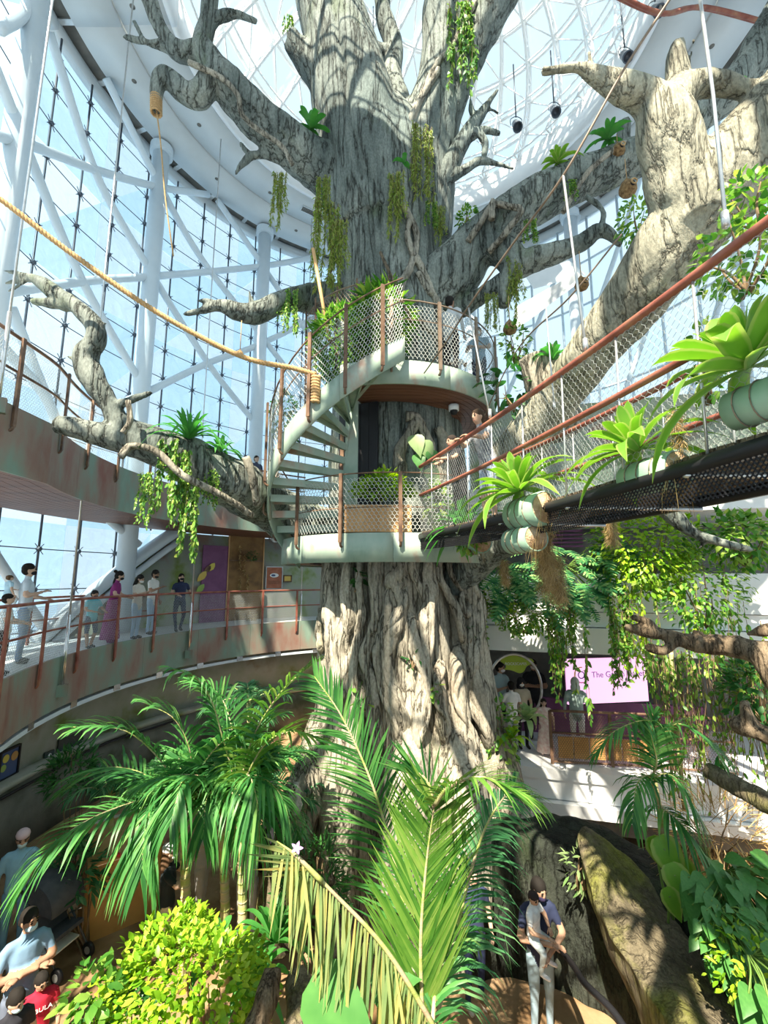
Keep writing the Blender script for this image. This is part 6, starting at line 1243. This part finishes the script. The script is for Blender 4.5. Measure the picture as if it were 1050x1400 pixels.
# ================================================================ PEOPLE
SK = {'a': (.52, .32, .22), 'b': (.62, .42, .31), 'c': (.40, .23, .15)}
def cmat(c, c2=None, scale=12):
    n = 'cloth_%02x%02x%02x' % tuple(int(255*x) for x in c)+('p' if c2 else '')
    if n not in M: pm(n, [c, c2] if c2 else [tuple(.85*x for x in c), c], scale if c2 else 5, .85, 0, .1, 60)
    return n
def hand(mb, w, d, mi, s=1.0, curl=.6):
    """palm and five fingers beyond wrist w along d"""
    d = nrm(d); u = nrm(np.cross(d, [0, 0, 1.0]) if abs(d[2]) < .9 else np.cross(d, [1.0, 0, 0])); n = np.cross(u, d)
    q = np.linspace(0, 1, 5); mb.tube(np.array([w+d*(.085*x)*s for x in q]), np.array([.024, .036, .040, .038, .026])*s, 8, mi=mi, flat=.5)
    for k, l in enumerate((.062, .072, .068, .052)):
        b0 = w+d*.078*s+u*(.027-.018*k)*s; mb.tube([b0, b0+(d*.5-n*curl*.25)*l*s, b0+(d*.8-n*curl*.75)*l*s], np.array([.0095, .009, .007])*s, 5, mi=mi)
    b0 = w+d*.03*s+u*.032*s; mb.tube([b0, b0+(d*.5+u*.6)*.035*s, b0+(d*1.0+u*.55-n*.3)*.05*s], np.array([.0115, .010, .008])*s, 5, mi=mi)
HANG = lambda s: ((s*.25, .02, 1.12), (s*.25, -.06, .88))
RAIL = lambda s: ((s*.27, -.06, 1.14), (s*.15, -.30, 1.08))
PHONE = lambda s: ((s*.24, -.08, 1.14), (s*.06, -.27, 1.24))
CROSS = lambda s: ((s*.27, -.06, 1.14), (-s*.10, -.20, 1.17))
def person(label, loc, rz, h=1.7, skin='b', top=(.5, .5, .5), bot=(.1, .12, .2), shoe=(.05, .05, .05), arms=(HANG, HANG), sleeve='short', bottoms='long', hair='short', hcol=(.015, .012, .01), mask=None, head=(0, 0), top2=None, group=None, glasses=False, cap=None, lean=0.0, stance=0.0, legs=None):
    t = thing('person', label, 'person', np.asarray(loc, float)+np.array([0, 0, .012*h/1.7]), group); k = h/1.7; t.rotation_euler = (0, 0, rz); bk = 1+.45*max(0, 1.45-h); t.scale = (k*bk, k*bk, k)
    mats = [cmat(SK[skin]), cmat(top, top2), cmat(bot), cmat(shoe)]; b = MB(); bones = []
    def bone(p, r, mi, flat=1.0, seg=12):
        p = np.array(p, float); r = np.array(r, float); b.tube(p, r, seg, flat=flat)
        for i in range(len(p)-1): bones.append((p[i], p[i+1], (r[i]+r[i+1])/2*max(1, flat*.8), mi))
    ln = np.array([0, -lean, 0])
    sh = lambda p: np.array(p)+ln*max(0, (p[2]-.9)/.5)
    bone([(0, 0, .86), (0, 0, .93), (0, 0, 1.0)], (.10, .118, .112), 1 if bottoms != 'dress' else 1, 1.38)
    bone([sh((0, 0, 1.0)), sh((0, 0, 1.1)), sh((0, 0, 1.25)), sh((0, .0, 1.36)), sh((0, .01, 1.42))], (.105, .10, .115, .10, .06), 1, 1.5)
    bone([sh((0, .01, 1.40)), sh((0, -.0, 1.50))], (.052, .048), 0)
    pv = sh((0, 0, 1.49)); R = np.array(Matrix.Rotation(head[0], 3, 'Z') @ Matrix.Rotation(head[1], 3, 'X')); hp = lambda p: R @ (np.array(p, float)-np.array([0, 0, 1.49]))+pv
    def hell(mb, c, r): ell(mb, (0, 0, 0), r, 14); mb.V[-1] = (mb.V[-1]) @ R.T+hp(c)
    hell(b, (0, -.01, 1.605), (.074, .092, .105)); hell(b, (0, -.035, 1.555), (.058, .062, .06)); hell(b, (0, -.105, 1.59), (.014, .02, .022)); hell(b, (.077, .0, 1.595), (.012, .02, .03)); hell(b, (-.077, .0, 1.595), (.012, .02, .03))
    bones.append((hp((0, -.01, 1.62)), hp((0, -.02, 1.56)), .09, 0))
    hands = []
    for s, A in zip((1, -1), arms):
        e, w = A(s); s0 = sh((s*.175, .0, 1.385)); e = sh(e); w = sh(w)
        bone([sh((s*.06, 0, 1.39)), s0], (.06, .058), 1); m_ = (np.array(s0)*.45+np.array(e)*.55)
        bone([s0, m_], (.056, .050), 1); bone([m_, e], (.046, .042), 1 if sleeve != 'none' and sleeve == 'long' else (1 if sleeve == 'short' and False else 0)); bone([e, w], (.042, .028), 1 if sleeve == 'long' else 0); hands.append((w, np.array(w)-np.array(e)))
    lg = legs or [((s*.095, -.02-stance*s, .49), (s*.10, .015+stance*s, .075)) for s in (1, -1)]
    for s, (kn, an) in zip((1, -1), lg):
        sh_ = bottoms in ('shorts', 'skirt'); bone([(s*.088, 0, .88), kn], (.088, .062), 2); bone([kn, an], (.056, .040), 0 if sh_ else 2)
        a = np.array(an); bone([a+[0, .02, -.03], a+[s*.005, -.07, -.04], a+[s*.012, -.16, -.048]], (.04, .042, .03), 3)
    if bottoms == 'dress':
        bone([(0, 0, 1.02), (0, 0, .7), (0, .0, .35), (0, .0, .08)], (.105, .15, .19, .22), 1, 1.2, 16)
    m = remesh(b, .021, smooth_it=2); V = np.vstack(m.V); newF = []
    for f, _ in m.F:
        C = V[f].mean(1); best = np.full(len(C), 9.0); mi = np.zeros(len(C), int)
        for p, q, r, i in bones:
            d = q-p; u = np.clip(((C-p) @ d)/max(d @ d, 1e-9), 0, 1); D = np.linalg.norm(C-p-u[:, None]*d, axis=1)-r; w = D < best; best[w] = D[w]; mi[w] = i
        for i in range(4):
            if (mi == i).any(): newF.append((f[mi == i], i))
    m.F = newF
    for w, d in hands: hand(m, np.array(w), d, 0)
    link('body', m.mesh('body', smooth=True), mats, t)
    ch = lambda nm, mb, mat: link(nm, mb.mesh(nm, smooth=True), mat, t)
    hm = MB()
    if hair == 'cover': hell(hm, (0, .01, 1.615), (.10, .112, .125)); hell(hm, (0, .04, 1.50), (.11, .10, .12)); ch('head_cover', hm, cmat(cap or (.05, .05, .05)))
    elif hair:
        hell(hm, (0, .012, 1.638), (.085, .101, .094)); hell(hm, (0, .03, 1.60), (.084, .082, .09))
        if hair == 'long': hell(hm, (0, .07, 1.48), (.085, .05, .17)); hell(hm, (.06, .03, 1.52), (.03, .05, .13)); hell(hm, (-.06, .03, 1.52), (.03, .05, .13))
        if hair == 'bun': hell(hm, (0, .12, 1.69), (.045, .045, .04)); hell(hm, (.07, .06, 1.48), (.03, .04, .16))
        hV = np.vstack(hm.V); hm.V = [hV*1.0+.004*np.stack([vnoise(hV*60, 1), vnoise(hV*60, 2), vnoise(hV*60, 3)], -1)]; ch('hair', hm, cmat(hcol))
        if cap:
            cm = MB(); hell(cm, (0, .01, 1.665), (.092, .105, .075)); ch('cap', cm, cmat(cap))
    if mask:
        mm = MB(); hell(mm, (0, -.052, 1.557), (.060, .066, .046)); ch('face_mask', mm, cmat(mask))
    else:
        mm = MB(); hell(mm, (0, -.093, 1.548), (.022, .008, .007)); ch('lips', mm, cmat((.42, .18, .14)))
    em = MB()
    for s in (1, -1): hell(em, (s*.031, -.092, 1.617), (.014, .010, .008)); hell(em, (s*.032, -.092, 1.640), (.02, .008, .004))
    ch('eyes', em, cmat((.02, .015, .012)))
    if glasses:
        g = MB()
        for s in (1, -1): g.tube(np.array([hp((s*.034+.026*math.cos(q), -.106, 1.615+.02*math.sin(q))) for q in np.linspace(0, 2*PI, 12)]), .003, 4)
        ch('glasses', g, cmat((.02, .02, .02)))
    return t
def facing(p, q): d = np.asarray(q, float)-np.asarray(p, float); return math.atan2(d[1], d[0])+PI/2
CC = np.array([CX, CY, 0])
def ringp(u, v, r, z): p = at_cyl(u, v, r); p[2] = z; return p
W = (.85, .86, .86); BLK = (.02, .02, .025); NAVY = (.03, .04, .09); JEAN = (.20, .30, .45); LJ = (.42, .56, .70)
p = ringp(28, 880, 7.65, 0); person('bearded man in pale tee and jeans holding a toddler by the lower railing', p, facing(p, CC)+.4, 1.80, 'b', (.62, .72, .80), JEAN, mask=BLK, glasses=True, arms=(RAIL, lambda s: ((s*.27, -.02, 1.15), (s*.08, -.24, 1.22))))
q = p+np.array([-.16, -.22, .88]); person('toddler in light blue carried on the bearded man\'s arm', q, facing(p, CC)+.9, .72, 'b', (.45, .68, .82), (.6, .7, .75), hcol=(.10, .06, .03), arms=(RAIL, HANG), legs=[((s*.12, -.20, .72), (s*.13, -.12, .40)) for s in (1, -1)])
p = ringp(4, 880, 7.42, 0); person('boy in printed white tee and black shorts gripping the lower railing', p, facing(p, CC)+.2, 1.28, 'b', (.62, .76, .80), BLK, top2=(.85, .88, .88), bottoms='shorts', arms=(RAIL, RAIL), mask=None)
p = ringp(122, 880, 7.45, 0); person('boy in turquoise polo and grey shorts looking through the railing', p, facing(p, CC)-.2, 1.26, 'a', (.20, .58, .66), (.10, .13, .19), bottoms='shorts', arms=(RAIL, RAIL), mask=BLK, head=(0, .25), stance=.05)
p = ringp(149, 880, 7.58, 0); person('woman in long plum dress leaning on the lower railing', p, facing(p, CC)+.5, 1.70, 'b', (.24, .03, .16), (.24, .03, .16), bottoms='dress', hair='bun', mask=BLK, arms=(RAIL, RAIL), sleeve='none', head=(.1, .25), lean=.06)
p = ringp(183, 878, 7.5, 0); person('woman in cream top and pale jeans looking at her phone by the railing', p, facing(p, CC)+.2, 1.62, 'b', (.70, .66, .58), LJ, hair='long', mask=(.88, .88, .88), arms=(PHONE, PHONE), head=(0, .35))
p = ringp(204, 872, 7.9, 0); person('man in white polo and pale jeans behind the phone-watching woman', p, facing(p, CC)+.3, 1.76, 'c', (.80, .78, .73), LJ, mask=BLK, arms=(HANG, PHONE), head=(0, .35))
p = ringp(243, 866, 7.75, 0); person('woman in dark navy clothes leaning on the walkway rail by the mural', p, facing(p, (0, 0, 0))+.3, 1.66, 'b', NAVY, NAVY, hair='long', mask=BLK, arms=(lambda s: ((s*.30, .08, 1.15), (s*.38, .12, .95)), RAIL), stance=.12)
p = ringp(352, 600, 7.3, 4.05); person('visitor in dark striped clothes on the upper walkway behind the spiral stair', p, facing(p, CC), 1.7, 'b', (.05, .06, .10), BLK)
person('young man in pale grey shirt and black trousers on the upper landing', (1.30, 7.95, 5.3), PI/2+.9, 1.72, 'c', (.62, .63, .65), BLK, sleeve='long', arms=(RAIL, HANG))
person('visitor in blue top and face mask on the upper landing by the cable', (2.02, 8.75, 5.3), -.4, 1.56, 'b', (.28, .45, .60), NAVY, mask=(.75, .82, .86), arms=(CROSS, RAIL))
person('small child in white shirt crouched low on the upper landing', (1.52, 8.62, 5.3), .3, .95, 'b', W, BLK, arms=(RAIL, RAIL))
p = np.array([1.40, 5.75, 2.28]); person('curly-haired boy in patterned grey shirt leaning on the bridge rail', p, facing(p, (.2, 5.2, 0)), 1.52, 'a', (.10, .11, .14), (.34, .42, .55), top2=(.45, .46, .48), bottoms='shorts', hcol=(.06, .035, .02), arms=(lambda s: ((s*.26, -.16, 1.20), (s*.16, -.36, 1.22)), lambda s: ((s*.26, -.16, 1.20), (s*.10, -.36, 1.22))), lean=.12, head=(.1, .15))
p = np.array([1.14, 6.4, 2.294]); person('boy in black striped shirt resting crossed arms over the bridge rail', p, facing(p, (-.6, 5.6, 0)), 1.36, 'a', (.03, .03, .035), BLK, hcol=(.03, .02, .015), arms=(lambda s: ((s*.25, -.20, 1.22), (s*.12, -.42, 1.20)), lambda s: ((s*.25, -.20, 1.22), (-s*.02, -.44, 1.14))), lean=.12, head=(0, .2))
# balcony
bz = -2.3
def bpos(u, v, y): p = at_y(u, v, y); return np.array([p[0], y, bz])
person('man in pale blue shirt with face mask pointing under the hoop frame', bpos(683, 915, 11.0), .5, 1.82, 'a', (.35, .48, .52), BLK, mask=(.80, .78, .80), arms=(PHONE, PHONE), head=(.5, .1))
person('boy in white tee with his back turned before the hoop frame', bpos(698, 930, 10.5), PI+.2, 1.50, 'a', W, (.45, .45, .43), arms=(PHONE, HANG))
person('man in black tee with pink mask beside the lime cloud sign', bpos(729, 915, 11.35), -.3, 1.82, 'c', BLK, BLK, mask=(.80, .70, .72), arms=(CROSS, CROSS))
person('small child in black and cream between the men under the cloud sign', bpos(712, 930, 10.75), .1, 1.52, 'b', (.55, .48, .36), BLK, hair='cover', cap=BLK, mask=W)
person('visitor in grey-green patterned jacket and white trousers at the balcony railing', bpos(786, 935, 10.3), PI-.3, 1.62, 'b', (.24, .34, .32), (.78, .80, .78), top2=(.36, .46, .44), sleeve='long', hair='cover', cap=(.50, .58, .52))
person('small girl in pink print beside the dark balcony post', bpos(743, 960, 10.4), -.2, 1.15, 'b', (.70, .45, .42), (.55, .35, .35), top2=(.85, .75, .70), bottoms='dress', hair='long')
# ground floor
gz = -4.0
def gpos(u, v, hz): p = at_z(u, v, gz+hz); return np.array([p[0], p[1], gz])
p = gpos(32, 1137, 1.72); person('man in light blue tunic and pink cap by the rock wall', p, .5, 1.72, 'a', (.30, .55, .70), (.22, .42, .56), sleeve='long', mask=(.55, .72, .75), cap=(.72, .55, .58), head=(.2, .2))
p = gpos(40, 1245, 1.74); person('man in blue shirt with pale mask and folded arms beside the boy in red', p, .9, 1.74, 'c', (.20, .33, .48), (.15, .18, .25), sleeve='short', mask=(.50, .70, .82), arms=(CROSS, CROSS), head=(.3, .15))
p = gpos(56, 1328, 1.16)+np.array([.06, -.08, 0]); tb = person('boy in red tee with white lettering on his chest', p, .7, 1.20, 'a', (.52, .02, .05), (.08, .08, .1), arms=(HANG, HANG), head=(.3, .3))
tx = text('NEBULA', (0, 0, 0), (PI/2, 0, 0), .085, 'print_white', None, 'lettering'); tx.parent = tb; tx.location = (0, -.13, 1.27)
p = gpos(20, 1342, 1.42)+np.array([.08, -.1, 0]); person('dark-haired child with pale blue mask looking down beside the boy in red', p, 1.0, 1.42, 'b', (.03, .03, .04), BLK, mask=(.50, .72, .85), head=(.3, .4))
p = gpos(233, 1157, 1.66); person('woman in white cap and black top raising a phone beside the counter', p, 1.9, 1.66, 'b', (.02, .03, .035), (.62, .54, .36), hair='long', hcol=(.14, .08, .045), mask=(.80, .88, .90), cap=(.82, .82, .88), arms=(lambda s: ((s*.22, -.16, 1.22), (s*.08, -.32, 1.48)), lambda s: ((s*.22, -.16, 1.22), (s*.06, -.32, 1.46))), bottoms='shorts')
p = gpos(258, 1132, 1.70)+np.array([.05, .5, 0]); person('visitor in grey holding up a phone behind the white-capped woman', p, 1.6, 1.70, 'b', (.50, .52, .56), (.5, .5, .5), mask=(.80, .88, .90), arms=(lambda s: ((s*.22, -.16, 1.25), (s*.08, -.30, 1.55)), lambda s: ((s*.22, -.16, 1.25), (s*.06, -.30, 1.53))), cap=(.75, .75, .78))
p = gpos(345, 1072, 1.65); person('woman in black standing by the trunk near the lemur', p, -.3, 1.65, 'b', BLK, BLK, hair='long', arms=(CROSS, PHONE), sleeve='long')
p = gpos(372, 1068, 1.6); person('woman in black veil beside the lemur root', p, -.5, 1.6, 'b', BLK, BLK, hair='cover', cap=BLK, sleeve='long', bottoms='dress', mask=BLK)
p = gpos(342, 1128, 1.66); person('visitor in white shirt reaching towards the lemur behind the palm stems', p, PI+.3, 1.66, 'a', (.75, .78, .84), (.70, .72, .76), arms=(lambda s: ((s*.3, -.2, 1.3), (s*.3, -.45, 1.4)), HANG))
p = gpos(733, 1202, 1.74); mn = person('man in navy tee and grey jeans carrying a sleeping child', p, .15, 1.74, 'a', NAVY, (.30, .42, .50), shoe=(.2, .1, .1), mask=(.04, .03, .08), arms=(lambda s: ((s*.29, -.06, 1.10), (-s*.04, -.30, 1.06)), lambda s: ((s*.28, -.08, 1.12), (-s*.02, -.32, 1.18))), head=(.3, .3))
q = p+np.array([-.12, -.20, .72]); person('small child in white spotted top asleep on the man\'s shoulder', q, .9, 1.0, 'a', (.82, .83, .84), (.60, .68, .70), shoe=(.85, .84, .86), top2=(.60, .61, .64), hcol=(.03, .02, .02), arms=(lambda s: ((s*.22, -.12, 1.20), (s*.14, -.22, 1.05)), RAIL), head=(-.5, .3), legs=[((s*.16, -.22, .78), (s*.16, -.16, .42)) for s in (1, -1)])
p = at_z(650, 1378, gz); person('visitor in navy trousers and pale shoes hidden behind the dark frond', p, .3, 1.65, 'b', NAVY, (.02, .03, .08), shoe=(.62, .55, .45))
